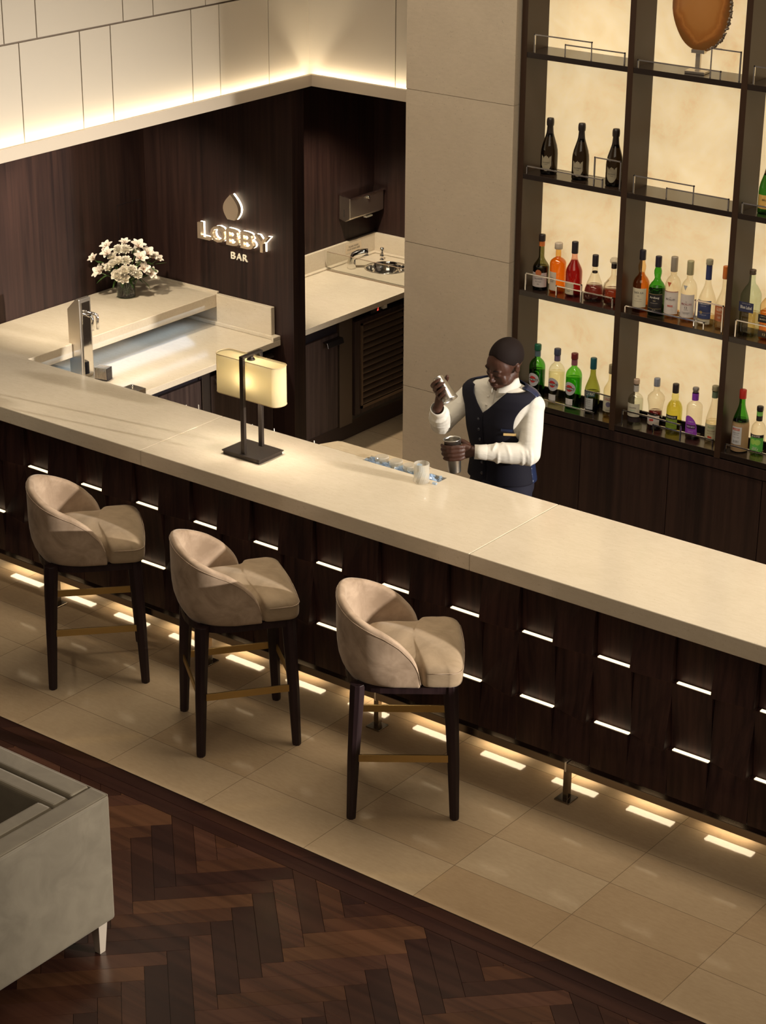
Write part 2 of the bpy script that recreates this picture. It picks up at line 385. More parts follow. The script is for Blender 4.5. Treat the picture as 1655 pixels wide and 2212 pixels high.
# ================================================================== BAR FRONT
bf = thing('bar', 'dark wood bar front of tilted veneer tiles with glowing slots', 'bar', (1.0, 1.25, 0))
o3 = Vector((1.0, 1.25, 0))
def bpart(name, mb, mats, parent=bf, bev=0, o=o3):
    mb.v = [q-o for q in mb.v]; return obj(name, mb, mats, parent, bev)
tl = MB(); YB = 1.24; tb = YB+.05
rows = [(1.016,.670),(.668,.336),(.334,.070)]
def tile(x0, x1, z1, z0, tl_, tr_, bl_, br_):
    g = .0015; x0 += g; x1 -= g
    vs = [(x0,YB-bl_,z0),(x1,YB-br_,z0),(x1,tb,z0),(x0,tb,z0),(x0,YB-tl_,z1),(x1,YB-tr_,z1),(x1,tb,z1),(x0,tb,z1)]
    tl.add(vs, [(3,2,1,0),(4,5,6,7),(0,1,5,4),(1,2,6,5),(2,3,7,6),(3,0,4,7)])
strips_up = []; strips_dn = []
CW = .204
for k in range(-23, 21):
    x0 = 1.885+CW*k; x1 = x0+CW; B = (k % 2 == 0)
    if B:
        tile(x0,x1,*rows[0],0,0,-.016,-.016); tile(x0,x1,*rows[1],.020,.020,-.012,-.012); tile(x0,x1,*rows[2],.022,.022,.0,.004)
        strips_up += [(x0,x1,.668,0),(x0,x1,.334,1)]
    else:
        tile(x0,x1,*rows[0],0,0,.046,.026); tile(x0,x1,*rows[1],.0,-.004,.004,.052); tile(x0,x1,*rows[2],0,0,.030,.008)
        strips_dn += [(x0,x1,.670,.046,.026),(x0+.055,x1+.008,.336,.020,.048)]
bpart('wood_tiles', tl, M['dark_bar'], bev=.0012)
bpart('plinth', MB().box(-2.75,1.31,0,6.2,1.36,.09).box(-2.75,1.292,.068,6.2,1.60,1.015), M['black'])
for (a, b, z, r) in strips_up:
    if not (-2.75 < a and b < 6.2): continue
    m_ = MB().box(a+.022, YB-.0140, z, b-(.014 if r == 0 else .001), YB+.004, z+.0045)
    bpart('light_strip', m_, M['led'])
for (a, b, z, l_, r_) in strips_dn:
    if not (-2.75 < a and b < 6.2): continue
    y0 = YB-max(l_,r_)*.75
    m_ = MB().box(a+.02, YB-.014, z-.0035, b-.02, YB-.003, z-.0005)
    bpart('downlight_strip', m_, M['led'])
    if z > .5: bpart('toe_light_strip', MB().box(a+.0, 1.243, .060, b+.03, 1.285, .066), M['ledtoe'])

# ================================================================== COUNTERTOP
ct = thing('bar_countertop', 'long thick cream limestone bar counter returning along the veneer wall', 'countertop', (0.3, 1.3, 1.016))
oc = Vector((.3,1.3,1.016))
def slab(name, pts, z0=1.017, z1=1.1, mat='counter'):
    m_ = MB().prism(pts, z0, z1); m_.v = [q-oc for q in m_.v]; return obj(name, m_, M[mat], ct, .004, 2)
g = .0007
slab('stone_slab', [(-2.748,1.0),(-.68-g,1.0),(-.68-g,1.628),(-2.15,1.628),(-2.15,3.222),(-2.748,3.222)])
slab('stone_slab', [(-.68+g,1.0),(1.35-g,1.0),(1.35-g,1.728),(.601,1.728),(.601,1.666),(.74,1.666),(.74,1.60),(.27,1.60),(.27,1.628),(-.68+g,1.628)])
slab('stone_slab', [(1.35+g,1.0),(3.30,1.0),(3.30,1.728),(1.35+g,1.728)])
slab('stone_slab', [(3.3014,1.0),(6.20,1.0),(6.20,1.728),(3.3014,1.728)])  # unseen run, lengthened to keep the side spotlight off the stone floor
slab('stone_ledge', [(-.035,1.6285),(.2695,1.6285),(.2695,1.665),(.60,1.665),(.60,1.732),(.03,1.732),(.01,1.722)], mat='ledge')
ti = MB(); ti.box(.27,1.60,1.03,.74,1.665,1.034); tr = ti
tr.v = [q-oc for q in tr.v]; obj('ice_trough', tr, M['steel'], ct)

# lower worktop with its splash pieces behind the bar
wt = thing('worktop', 'lower cream stone worktop behind the bar with curved splashback', 'worktop', (-2.0, 2.4, .86))
ow = Vector((-2.0,2.4,.86))
def wpart(name, m_, mat='counter', bev=.003): m_.v = [q-ow for q in m_.v]; return obj(name, m_, M[mat], wt, bev)
wpart('stone_top', MB().box(-2.60,1.64,.862,-1.655,3.239,.90))
wpart('splashback', MB().prism([(-2.148,3.205),(-1.70,3.205),(-1.70,3.239),(-2.148,3.239)], .9005, 1.10).box(-2.59,3.225,.9005,-2.149,3.239,1.008).prism([(-2.59,3.195),(-1.695,3.195),(-1.67,3.17),(-1.655,3.17),(-1.655,3.239),(-2.59,3.239)], .9002, .925), bev=.004)
wpart('splashback', MB().box(-2.748,3.2235,1.01,-2.152,3.239,1.112), bev=.002)
wpart('support_wall', MB().box(-2.745,1.64,0,-2.60,3.2,1.0165), 'cab')
# cabinets under the lower worktop
def cabinet(label, y0, y1, lock=False, x=-1.72, z0=.10, z1=.80, sign=1):
    t = thing('undercounter_cabinet', label, 'cabinet', (x-.3, (y0+y1)/2, 0)); o = Vector((x-.3,(y0+y1)/2,0))
    def p(name, m_, mat, bev=.0015, par=t, oo=o): m_.v = [q-oo for q in m_.v]; return obj(name, m_, mat, par, bev)
    p('body', MB().box(x-.6,y0+.002,.0,x-.022,y1-.002,.858), M['black'])
    d = p('door', MB().box(x-.02,y0+.004,z0,x,y1-.004,z1), M['cab'])
    if lock:
        yl = y0+.05
        p('lock', MB().cyl((x,yl,z1-.03),(x+.02,yl,z1-.03),.016).box(x,yl-.013,z1-.10,x+.022,yl+.013,z1-.055).tube([(x+.012,yl+.01*cos(a),z1-.045+.018*sin(a)) for a in [pi*i/8 for i in range(9)]],.003,6), M['chrome'])
        p('handle', MB().cyl((x+.02,y0+.07,z1-.012),(x+.02,y1-.02,z1-.012),.009), M['steel'])
    return t
cabinet('veneer cabinet under the lower worktop, nearer the bar', 1.70, 2.585)
cabinet('padlocked veneer cabinet under the lower worktop beside the sign wall', 2.665, 3.236, True)
pp = thing('cabinet_post', 'dark upright post between the two cabinets under the lower worktop', 'post', (-1.73,2.625,0))
obj('post_body', MB().box(-.03,-.036,0,.012,.036,.858), M['bronze'], pp, .002)
obj('post_edge', MB().box(-.03,-.0385,0,.016,-.037,.858), M['chrome'], pp)

# ================================================================== FOOT RAIL
fr = thing('foot_rail', 'square steel foot rail on short posts along the bar front', 'foot rail', (.8,1.06,0))
def fpart(name, m_, mat=M['railsteel'], bev=.002, par=fr): return obj(name, m_.xf(Matrix.Translation((-.8,-1.06,0))) if par is fr else m_, mat, par, bev)
fpart('rail', MB().box(-2.74,1.045,.155,6.2,1.085,.195))
for px_ in (-2.52,-1.42,-.315,.787,1.878,2.97,4.06,5.15):
    fpart('post', MB().box(px_-.0135,1.05,.008,px_+.0135,1.08,.155))
    fpart('clamp', MB().box(px_-.005,1.042,.150,px_+.005,1.088,.199), M['chrome'], .001)
    fpart('base_plate', MB().box(px_-.04,1.02,.0,px_+.04,1.10,.008))

# ================================================================== BOTTLE SHELVES
def onyx():
    m, nt, b = nm('backlit_onyx'); v = coords(nt,(1,1,1)); n1 = noise_tex(nt, v, 2.3, 7, .62, .9); n2 = noise_tex(nt, v, 7, 6, .7, .5)
    f = math_(nt,'ADD', math_(nt,'MULTIPLY', n1,.6), math_(nt,'MULTIPLY', n2,.4))
    c = ramp(nt, f, [(.30,(.60,.38,.17)),(.44,(.70,.52,.28)),(.62,(.78,.62,.37))])
    nt.links.new(c, b.inputs['Base Color']); nt.links.new(c, b.inputs['Emission Color']); P(b, Emission_Strength=.88, Roughness=.12)
    return m
M['onyx'] = onyx()
sh = thing('bottle_shelving', 'tall dark grid of open shelves with glowing cream stone back', 'shelving', (1.2, 2.98, 1.02))
osv = Vector((1.2,2.98,1.02))
def spart(name, m_, mat, bev=.0012, par=sh, oo=None): m_.v = [q-(osv if par is sh else Vector((0,0,0))) for q in m_.v]; return obj(name, m_, mat, par, bev)
UX = [(.270,.304),(.900,.934),(1.530,1.564),(2.160,2.194),(2.790,2.824)]
SZ = [1.055,1.675,2.303,2.930,3.558,4.186]; YF, YK = 2.90, 3.095
for a, b in UX: spart('upright', MB().box(a,YF,1.02,b,YK,4.22), M['frame'])
shelf_objs = {}
for i, z in enumerate(SZ):
    for k in range(4):
        a = UX[k][1]+.0005; b = UX[k+1][0]-.0005
        shelf_objs[(i,k)] = spart('shelf', MB().box(a,YF+.001,z-.028,b,YK,z), M['shelf'])
for k in range(4):
    a = UX[k][1]; b = UX[k+1][0]
    spart('lit_panel', MB().box(a,YK+.0005,1.03,b,YK+.012,4.2), M['onyx'], 0)
spart('back_frame', MB().box(.27,YK+.013,1.02,2.824,YK+.03,4.22), M['black'])
for k in range(4): spart('back_lip', MB().box(UX[k][1],YK-.012,1.056,UX[k+1][0],YK,1.092), M['black'])
RAILS = [(3,0,.339,.686,.094),(3,0,.518,.872,.062),(3,1,.949,1.414,.041),(3,1,1.347,1.510,.143),(3,2,1.585,1.93,.089),(3,2,1.80,2.14,.062),
 (2,0,.318,.785,.043),(2,0,.721,.882,.148),(2,1,.962,1.311,.094),(2,1,1.147,1.501,.057),(2,2,1.575,2.05,.055),(2,2,1.97,2.14,.145),
 (1,0,.333,.688,.098),(1,0,.522,.874,.061),(1,1,.951,1.417,.040),(1,1,1.349,1.514,.144),(1,2,1.590,1.93,.092),(1,2,1.80,2.14,.06),
 (0,0,.330,.799,.037),(0,0,.731,.897,.146),(0,1,.969,1.326,.092),(0,1,1.151,1.511,.050),(0,2,1.584,2.06,.050),(0,2,1.97,2.14,.145)]
for j, (i, k, a, b, h) in enumerate(RAILS):
    z = SZ[i]; w = .0035; y = 2.912 + (.010 if j % 2 else 0)
    m_ = MB().box(a,y-w,z,a+2*w,y+w,z+h).box(b-2*w,y-w,z,b,y+w,z+h).box(a,y-w,z+h-2*w,b,y+w,z+h)
    m_.v = [q-osv for q in m_.v]
    obj('guard_rail', m_, M['chrome'], shelf_objs[(i,k)], .0008)
# low cabinets
dx = [.27,.727,1.268,1.81,2.35,2.90]
names = ['nearest the pillar','right of the bartender','at the right edge of the photo','beyond the right edge','furthest right']
for a, b, nn in zip(dx[:-1], dx[1:], names):
    t = thing('back_bar_cabinet', 'dark veneer low cabinet under the bottle shelves, '+nn, 'cabinet', ((a+b)/2,2.95,0)); o = Vector(((a+b)/2,2.95,0))
    def p(name, m_, mat, bev=.0015): m_.v = [q-o for q in m_.v]; return obj(name, m_, mat, t, bev)
    p('body', MB().box(a,2.93,0,b,3.2,1.018), M['black']); p('door', MB().box(a+.002,2.908,.08,b-.002,2.929,.955), M['dark'])
    p('top_rail', MB().box(a,2.902,.962,b,2.929,1.018), M['dark'])
# ================================================================== BAR STOOLS
def interp(tab, x):
    if x <= tab[0][0]: return tab[0][1]
    for (a, va), (b, vb) in zip(tab[:-1], tab[1:]):
        if x <= b: t = (x-a)/(b-a); return va+(vb-va)*t
    return tab[-1][1]
RIM = [(-.31,1.035),(-.27,1.012),(-.23,.990),(-.155,.958),(-.08,.925),(-.02,.882),(.03,.828),(.055,.785),(.068,.745),(.072,.70)]
def shell_pt(t):      # plan curve of the shell: t 0..1 from near arm end round the back to the far arm end
    a, b, e = .375, .262, 2.5
    th = -pi/2 - pi*t
    return Vector((a_x(th), 0)) if False else None
def plan(n, hw, back, front, e=2.4, na=10):
    pts = []; xc = -.05; ax_ = xc-back
    for i in range(na): pts.append((front+(xc-front)*i/na, -hw))
    for i in range(n+1):
        th = -pi/2-pi*i/n; c, s = cos(th), sin(th)
        pts.append((xc+ax_*math.copysign(abs(c)**(2/e), c), hw*math.copysign(abs(s)**(2/e), s)))
    for i in range(1, na+1): pts.append((xc+(front-xc)*i/na, hw))
    return pts
def make_shell():
    m = MB(); th_ = .042; n = 28
    ou = plan(n, .262, -.303, .072); inn = plan(n, .262-th_, -.303+th_, .066)
    rings = []
    for k, ((ox, oy), (ix, iy)) in enumerate(zip(ou, inn)):
        zt = interp(RIM, ox) ; zb = .668; zt = max(zt, zb+.03)
        O = Vector((ox, oy, 0)); I = Vector((ix, iy, 0)); D = (I-O)
        def p(f, z, inset=0):
            c = Vector((-.05, 0, 0)); q = O+D*f
            if inset: q = q+(c-q).normalized()*inset
            return (q.x, q.y, z)
        h = zt-zb; fl_ = max(0, (.80-zb))
        back = max(0, min(1, (-.05-ox)/.25))
        def tap(z): return .045*back*max(0, 1-(z-zb)/.11)**1.8
        e = min(.018, h*.3)
        rings.append([p(.10,zb,tap(zb)+.004), p(0,zb+min(.012,h*.2),tap(zb+.012)), p(0,zb+h*.22,tap(zb+h*.22)), p(0,zb+h*.5,tap(zb+h*.5)), p(0,zb+h*.8),
                      p(0,zt-e), p(.10,zt-e*.35), p(.32,zt), p(.66,zt-e*.1), p(.92,zt-e*.6), p(1,zt-e*1.4), p(1,zb+h*.5), p(1,zb)])
    m.rings(rings, True, True, True); return m
def piping_pts():
    ou = plan(28, .2625, -.3035, .0725)
    return [(x, y, max(.69, interp(RIM, x)-.022)) for x, y in ou]
def seat_outline():
    pts = []
    hw1, hw0, xf = .262, .214, .255
    seq = []
    # near side, front to back (counter clockwise seen from above starts at near back)
    near = [(-.20,-.10),(-.185,-.17),(-.14,-.205),(-.05,-hw0),(.03,-hw0),(.068,-.217),(.080,-.235),(.088,-.255),(.105,-hw1)]
    near += [(.15,-hw1),(.195,-hw1+.002)]
    for i in range(7): a = -pi/2+pi/2*i/6; near.append((.195+.062*cos(a)*1.0, -.20+.062*sin(a)))
    front = [(.263,-.12),(.266,-.05),(.266,.05),(.263,.12)]
    return near+front+[(x,-y) for x, y in near[::-1]]
def cushion(out, prof, ctr, top=True):
    m = MB(); C = Vector((ctr[0],ctr[1],0)); rs = []
    for ins, z in prof:
        ring = []
        for x, y in out:
            q = Vector((x,y,0)); d = C-q; L = d.length; q = q+d*(min(ins, L*.97)/L); ring.append((q.x,q.y,z))
        rs.append(ring)
    m.rings(rs, True, True, True); return m
def make_stool(label, x, y, ang):
    t = thing('bar_stool', label, 'bar stool', (x,y,0), radians(ang), 'upholstered stools along the bar')
    obj('backrest', make_shell(), M['velvet'], t, sub=1)
    obj('piping', MB().tube(piping_pts(), .0014, 6), M['velvet'], t)
    so = seat_outline()
    st = obj('seat', cushion(so, [(.02,.668),(.004,.676),(0,.69),(0,.735),(.004,.752),(.014,.770),(.035,.784),(.08,.795),(.14,.802),(.22,.806)], (.03,0)), M['velvet2'], t, sub=1)
    C = Vector((.03,0,0)); pts = []
    for (px_, py_) in so[8:-8]: pts.append((px_+.0005, py_, .7445))
    obj('stitching', MB().tube(pts, .0018, 5), M['velvet'], st)
    # apron ring
    ap = MB(); a0 = plan(16, .232, -.262, .22); a1 = plan(16, .205, -.235, .22)
    for (p0, p1, q0, q1) in zip(a0[:-1], a0[1:], a1[:-1], a1[1:]):
        ap.add([(p0[0],p0[1],.630),(p1[0],p1[1],.630),(q1[0],q1[1],.630),(q0[0],q0[1],.630),(p0[0],p0[1],.667),(p1[0],p1[1],.667),(q1[0],q1[1],.667),(q0[0],q0[1],.667)],
               [(3,2,1,0),(4,5,6,7),(0,1,5,4),(2,3,7,6)])
    ap.box(.195,-.232,.630,.222,.232,.667)
    obj('seat_frame', ap, M['legwood'], t)
    for sx in (-1,1):
        for sy in (-1,1):
            m = MB(); rs = []
            for (z, k, d) in ((0,.2315,.0195),(.012,.2312,.0212),(.30,.2215,.0270),(.62,.2060,.0325),(.667,.2040,.0325)):
                c = Vector((sx*k, sy*k, z)); ch = d*.34; ring = []
                for a in range(4):
                    an = a*pi/2; ux, uy = cos(an), sin(an); vx, vy = -uy, ux
                    ring += [(c.x+ux*d-vx*ch, c.y+uy*d-vy*ch, z), (c.x+ux*d+vx*ch, c.y+uy*d+vy*ch, z)]
                rs.append(ring)
            m.rings(rs, sm=False); obj('leg', m, M['legwood'], t, .002)
            g = MB().lathe([(.014,-.0),(.015,.004)], (sx*.2315,sy*.2315,0), 12); 
    k = .222
    for (a, b) in (((-k,-k),(k,-k)),((k,-k),(k,k)),((k,k),(-k,k)),((-k,k),(-k,-k))):
        a = Vector((a[0],a[1],0)); b = Vector((b[0],b[1],0)); d = (b-a).normalized(); n_ = Vector((d.y,-d.x,0))*.004
        a = a+d*.018+n_*2; b = b-d*.018+n_*2
        m = MB().add([tuple(q) for q in (a-n_+Vector((0,0,.289)), b-n_+Vector((0,0,.289)), b+n_+Vector((0,0,.289)), a+n_+Vector((0,0,.289)), a-n_+Vector((0,0,.325)), b-n_+Vector((0,0,.325)), b+n_+Vector((0,0,.325)), a+n_+Vector((0,0,.325)))],
               [(3,2,1,0),(4,5,6,7),(0,1,5,4),(1,2,6,5),(2,3,7,6),(3,0,4,7)])
        sb = obj('stretcher', m, M['brass'], t, .001)
    return t
make_stool('beige velvet bar stool furthest right, in front of the lit tiles', 1.253, .651, 37.2)
make_stool('middle one of the three beige velvet bar stools', .265, .645, 52.5)
make_stool('beige velvet bar stool furthest left of the three', -.742, .687, 47.4)

# ================================================================== SOFA
sf = thing('sofa', 'grey velvet sofa corner seen from behind on dark parquet', 'sofa', (.3,-1.9,0)); of = Vector((.3,-1.9,0))
def fp(name, m_, mat, bev=0, seg=3, sub=0, par=sf): m_.v = [q-of for q in m_.v]; return obj(name, m_, M[mat], par, bev, seg, sub)
X1, Y1, ZB, ZT = 1.092, -1.04, .148, .722
fp('arm', MB().box(X1-.105,-2.9,ZB,X1,Y1,ZT), 'sofa', .016, 4)
fp('backrest', MB().prism([(-1.3,Y1),(X1-.1055,Y1),(X1-.1055,Y1-.105),(-1.3,Y1-.105)], ZB, ZT), 'sofa', .016, 4)
fp('piping', MB().tube([(X1-.004,-2.9,ZT-.0065),(X1-.004,Y1-.012,ZT-.0065),(X1-.012,Y1-.004,ZT-.0065),(-1.3,Y1-.004,ZT-.0065)], .0045, 8), 'sofa')
fp('back_cushion', MB().box(-1.3,Y1-.195,.36,X1-.107,Y1-.108,ZT-.006), 'sofa', .018, 4)
fp('arm_cushion', MB().box(X1-.195,-2.9,.36,X1-.107,Y1-.196,ZT-.006), 'sofa', .018, 4)
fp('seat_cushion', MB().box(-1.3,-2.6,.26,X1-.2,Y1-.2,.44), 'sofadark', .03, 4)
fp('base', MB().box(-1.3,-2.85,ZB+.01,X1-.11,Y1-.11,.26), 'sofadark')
for (lx, ly) in ((X1-.045,Y1-.055),(X1-.045,-2.8),(-1.2,Y1-.055)):
    m = MB(); rs = []
    for z, h_ in ((0,.015),(ZB+.003,.025)): rs.append([(lx-h_+.0,ly-h_,z),(lx+h_,ly-h_,z),(lx+h_,ly+h_,z),(lx-h_,ly+h_,z)])
    m.rings(rs, sm=False); fp('leg', m, 'brushedlow', .001)

# ================================================================== TABLE LAMP
def shade_mat():
    m, nt, b = nm('lit_lampshade')
    P(b, Base_Color=C4((.86,.80,.62)), Roughness=.7, Transmission_Weight=0)
    nt.nodes.clear(); out = N(nt,'ShaderNodeOutputMaterial'); d = N(nt,'ShaderNodeBsdfDiffuse'); t = N(nt,'ShaderNodeBsdfTranslucent'); x = N(nt,'ShaderNodeMixShader')
    d.inputs[0].default_value = (.80,.73,.52,1); t.inputs[0].default_value = (.94,.88,.70,1); x.inputs[0].default_value = .6
    nt.links.new(d.outputs[0], x.inputs[1]); nt.links.new(t.outputs[0], x.inputs[2]); nt.links.new(x.outputs[0], out.inputs[0]); return m
M['shade'] = shade_mat()
lp = thing('table_lamp', 'dark bronze table lamp with lit oval cream shade on the bar', 'table lamp', (-.205,1.315,1.1))
obj('base', MB().box(-.118,-.089,0,.118,.089,.018).box(-.124,-.094,.018,.124,.094,.024), M['bronze'], lp, .001)
obj('post', MB().box(-.012,-.075,.024,.012,-.058,.520), M['bronze'], lp, .001)
obj('post', MB().box(-.012,.058,.024,.012,.075,.520), M['bronze'], lp, .001)
obj('crossbar', MB().box(-.012,-.075,.521,.012,.075,.532), M['bronze'], lp, .001)
def stadium(hx, hy, n=10):
    pts = []
    for i in range(n+1): a = -pi/2+pi*i/n; pts.append((hx-hy*.75+hy*.75*cos(a), hy*sin(a)))
    for i in range(n+1): a = pi/2+pi*i/n; pts.append((-hx+hy*.75+hy*.75*cos(a), hy*sin(a)))
    return pts
sd = MB(); so_ = stadium(.208,.052); si = stadium(.2065,.0505)
sd.rings([[(x,y,.305) for x,y in so_],[(x,y,.503) for x,y in so_],[(x,y,.503) for x,y in si],[(x,y,.305) for x,y in si],[(x,y,.305) for x,y in so_]], True, False, False)
shd = obj('lampshade', sd, M['shade'], lp)
obj('diffuser', MB().prism(stadium(.2055,.0495), .494, .4955), M['shade'], shd)
rim = MB()
for z in (.304,.503): rim.tube([(x,y,z) for x,y in stadium(.2082,.0522)], .002, 6, closed=True)
obj('shade_rim', rim, plain('shade_rim', (.55,.42,.24), .6), shd)
obj('finial', MB().cyl((0,0,.496),(0,0,.521),.012).cyl((0,0,.499),(0,0,.507),.022,.018), M['bronze'], lp)
obj('bulb', MB().ball((0,0,.40), (.022,.022,.03)), M['ledbulb'], lp)
bl = bpy.data.lights.new('lamp_bulb_light','POINT'); bl.energy = 2.4; bl.color = (1,.93,.78); bl.shadow_soft_size = .024
bo = bpy.data.objects.new('lamp_bulb_light', bl); COL.objects.link(bo); bo.location = (-.205,1.315,1.50)
bl.energy = 19
bo.data.shadow_soft_size = .034

# ================================================================== SIGN
sg = thing('wall_sign', 'backlit metal LOBBY BAR sign with drop emblem on the veneer wall', 'sign', (-1.99,3.24,1.49)); osg = Vector((-1.99,3.24,1.49))
M['signmetal'] = plain('sign_metal', (.62,.50,.37), .3, .75); M['signbar'] = plain('sign_small_letters', (.80,.74,.62), .4)
def flatxz(mb, x, z, y, thick):    # mb: text in XY plane with extrude
    for q in mb.v: pass
    mb.v = [Vector((x+q.x, y-q.z, z+q.y))-osg for q in mb.v]; return mb
word = 'LOBBY'; xs = [(-2.275,-2.178),(-2.170,-2.052),(-2.040,-1.937),(-1.925,-1.822),(-1.815,-1.700)]
for ch, (a, b) in zip(word, xs):
    t_ = text_mb(ch, b-a, .100, True, 1.0)
    zs_ = [q.z for q in t_.v]; zr = max(abs(min(zs_)),abs(max(zs_)),1e-6)
    for q in t_.v: q.z = q.z/zr*.014
    L = obj('letter', flatxz(t_, (a+b)/2, 1.490, 3.205, 0), M['signmetal'], sg)
    h_ = text_mb(ch, (b-a)*1.0, .100, True, 1.0)
    zr = max(abs(q.z) for q in h_.v) or 1
    for q in h_.v: q.z = q.z/zr*.005
    obj('halo_light', flatxz(h_, (a+b)/2, 1.490, 3.2285, 0), M['ledhalo'], L)
for ch, (a, b) in zip('BAR', [(-2.041,-2.006),(-1.996,-1.955),(-1.945,-1.908)]):
    t_ = text_mb(ch, b-a, .042, True, 1.0)
    zr = max(abs(q.z) for q in t_.v) or 1
    for q in t_.v: q.z = q.z/zr*.004
    obj('small_letter', flatxz(t_, (a+b)/2, 1.3635, 3.236, 0), M['signbar'], sg)
def leaf(sc):
    pts = []
    for i in range(13):
        t = i/12; z = -.078+.156*t; pts.append((.062*sin(pi*min(1,.16+.84*t)**1.05)*sc if t < 1 else 0, z*sc))
    l = [(-x*.98, z) for x, z in pts]; return pts+l[::-1][1:]
lf = leaf(1.0); ms = MB(); 
def plate(pts, y0, y1): return MB().rings([[Vector((-1.998+x,y0,1.679+z))-osg for x,z in pts],[Vector((-1.998+x,y1,1.679+z))-osg for x,z in pts]], sm=False)
em = obj('emblem', plate(lf, 3.190, 3.218), M['signmetal'], sg)
obj('halo_light', plate(leaf(1.0), 3.222, 3.234), M['ledhalo'], em)

# ================================================================== GLASSES, ICE
def facet_glass(t, h=.098, r=.0385, flip=False, base=.018):
    m = MB(); n = 24; rs = []
    for z, rr in ((0,.92),(.004,1),(.012,1),(.02,.985),(.04,.99),(.06,.985),(h*.72,1),(h,1)):
        ring = []
        for i in range(n):
            k = 1+(.022 if (i % 2 and .008 < z < h*.7) else 0); a = 2*pi*i/n+(z*8 if z < h*.7 else h*5.6)
            ring.append((r*rr*k*cos(a), r*rr*k*sin(a), z))
        rs.append(ring)
    for z, rr in ((h,.93),(h*.6,.91),(base+.006,.88),(base,.6)):
        rs.append([(r*rr*cos(2*pi*i/n+h*5.6), r*rr*sin(2*pi*i/n+h*5.6), z) for i in range(n)])
    m.rings(rs, True, True, True, sm=False)
    if flip: m.xf(Matrix.Translation((0,0,h)) @ Matrix.Rotation(pi,4,'X'))
    return m
def frosty(name, tint, edge, col, f, ior, rough):
    m = glassy(name, tint, edge, ior, rough, .25); nt = m.node_tree; out = [n for n in nt.nodes if n.type == 'OUTPUT_MATERIAL'][0]
    src = out.inputs[0].links[0].from_socket; d = N(nt,'ShaderNodeBsdfDiffuse'); d.inputs[0].default_value = C4(col); t = N(nt,'ShaderNodeBsdfTranslucent'); t.inputs[0].default_value = C4(col)
    a = N(nt,'ShaderNodeMixShader'); nt.links.new(d.outputs[0], a.inputs[1]); nt.links.new(t.outputs[0], a.inputs[2])
    x = N(nt,'ShaderNodeMixShader'); x.inputs[0].default_value = f; nt.links.new(src, x.inputs[1]); nt.links.new(a.outputs[0], x.inputs[2]); nt.links.new(x.outputs[0], out.inputs[0]); return m
M['cutglass'] = frosty('cut_glass', (.95,.93,.88), (.70,.66,.58), (.86,.82,.74), .34, 1.6, .06)
M['ice'] = frosty('clear_ice', (.88,.93,.98), (.62,.74,.88), (.62,.74,.88), .42, 1.7, .08)
gt = thing('tumbler', 'cut crystal tumbler filled with ice on the bar counter', 'glass', (.676,1.545,1.1005))
obj('glass_body', facet_glass(gt), M['cutglass'], gt)
im = MB()
for q in [(-.012,-.01,.034,.3),(.014,.008,.036,1.0),(-.006,.015,.058,.7),(.012,-.012,.062,1.4),(-.014,.0,.078,.2)]:
    im.join(MB().box(-.011,-.011,-.011,.011,.011,.011).xf(Matrix.Translation(q[:3]) @ Matrix.Rotation(q[3],4,(1,.6,.3))))
obj('ice_cubes', im, M['ice'], gt, .002)
for i, (gx, gy, w) in enumerate([(.355,1.648,'leftmost'),(.445,1.645,'second from left'),(.532,1.643,'third from left'),(.605,1.645,'behind the crystal tumbler')]):
    q = thing('tumbler', 'upturned crystal tumbler chilling in the ice trough, '+w, 'glass', (gx,gy,1.044), i*.3, 'glasses upside down in the ice')
    obj('glass_body', facet_glass(q, .080, .0345, True, .014), M['cutglass'], q)
ic = MB()
for i in range(420):
    x, y, z = random.uniform(.285,.725), random.uniform(1.606,1.655), random.uniform(1.045,1.10)
    s_ = random.uniform(.004,.009)
    ic.join(MB().box(-s_,-s_,-s_,s_,s_,s_).xf(Matrix.Translation((x,y,z)) @ Matrix.Rotation(random.uniform(0,6),4,Vector((random.random(),random.random(),random.random()+.1)).normalized())))
tag(obj('crushed_ice', ic, M['ice'], origin=(.5,1.63,1.06)), 'crushed ice filling the trough at the back edge of the bar', 'ice', kind='stuff')
ck = thing('ice_cube', 'small melting ice chip on the counter right of the tumbler', 'ice', (.745,1.560,1.1008))
obj('ice_cube_body', MB().box(-.012,-.007,0,.012,.007,.010), M['ice'], ck, .003)

# ================================================================== BEER TAP, CADDY, BOX, STICKS
tp = thing('beer_tap', 'brushed steel drinks tap tower on the lower worktop', 'tap', (-2.13,2.02,.9005))
fc = [(-.05,0),(.05,0),(.05,.475),(.022,.475),(-.05,.405)]
rs = [[(x,y,z) for x,z in fc] for y in (-.047,.047)]
obj('tower', MB().rings(rs, sm=False), M['steel'], tp, .004)
obj('front_plate', MB().box(.0505,-.034,.02,.056,.034,.455), M['chrome'], tp, .002)
for y in (-.018,.022):
    obj('spout', MB().tube([(.054,y,.385),(.10,y,.385),(.118,y,.383),(.122,y,.370),(.122,y,.30)], .0095, 12), M['chrome'], tp)
cd = thing('straw_caddy', 'small slotted metal caddy beside the foot of the tap tower', 'caddy', (-1.985,2.045,.9005), .25)
obj('caddy_body', MB().box(-.042,-.03,0,.042,.03,.055).box(-.042,-.03,.055,-.038,.03,.075).box(.038,-.03,.055,.042,.03,.075), M['black'], cd, .001)
sl = MB()
for i in range(9): x = -.036+i*.009; sl.box(x-.0022,-.032,.01,x+.0022,-.0302,.075); sl.box(x-.0022,-.03,.072,x+.0022,.03,.076)
obj('slats', sl, M['steel'], cd)
stn = thing('under_bar_station', 'steel under-bar station standing behind the bar counter', 'workstation', (-.75,1.86,0))
obj('cabinet_body', MB().box(-.85,-.21,0,.72,.16,.84), M['steel'], stn, .003)
obj('top_tray', MB().box(-.85,-.21,.8405,.72,.16,.852), M['steel'], stn, .002)
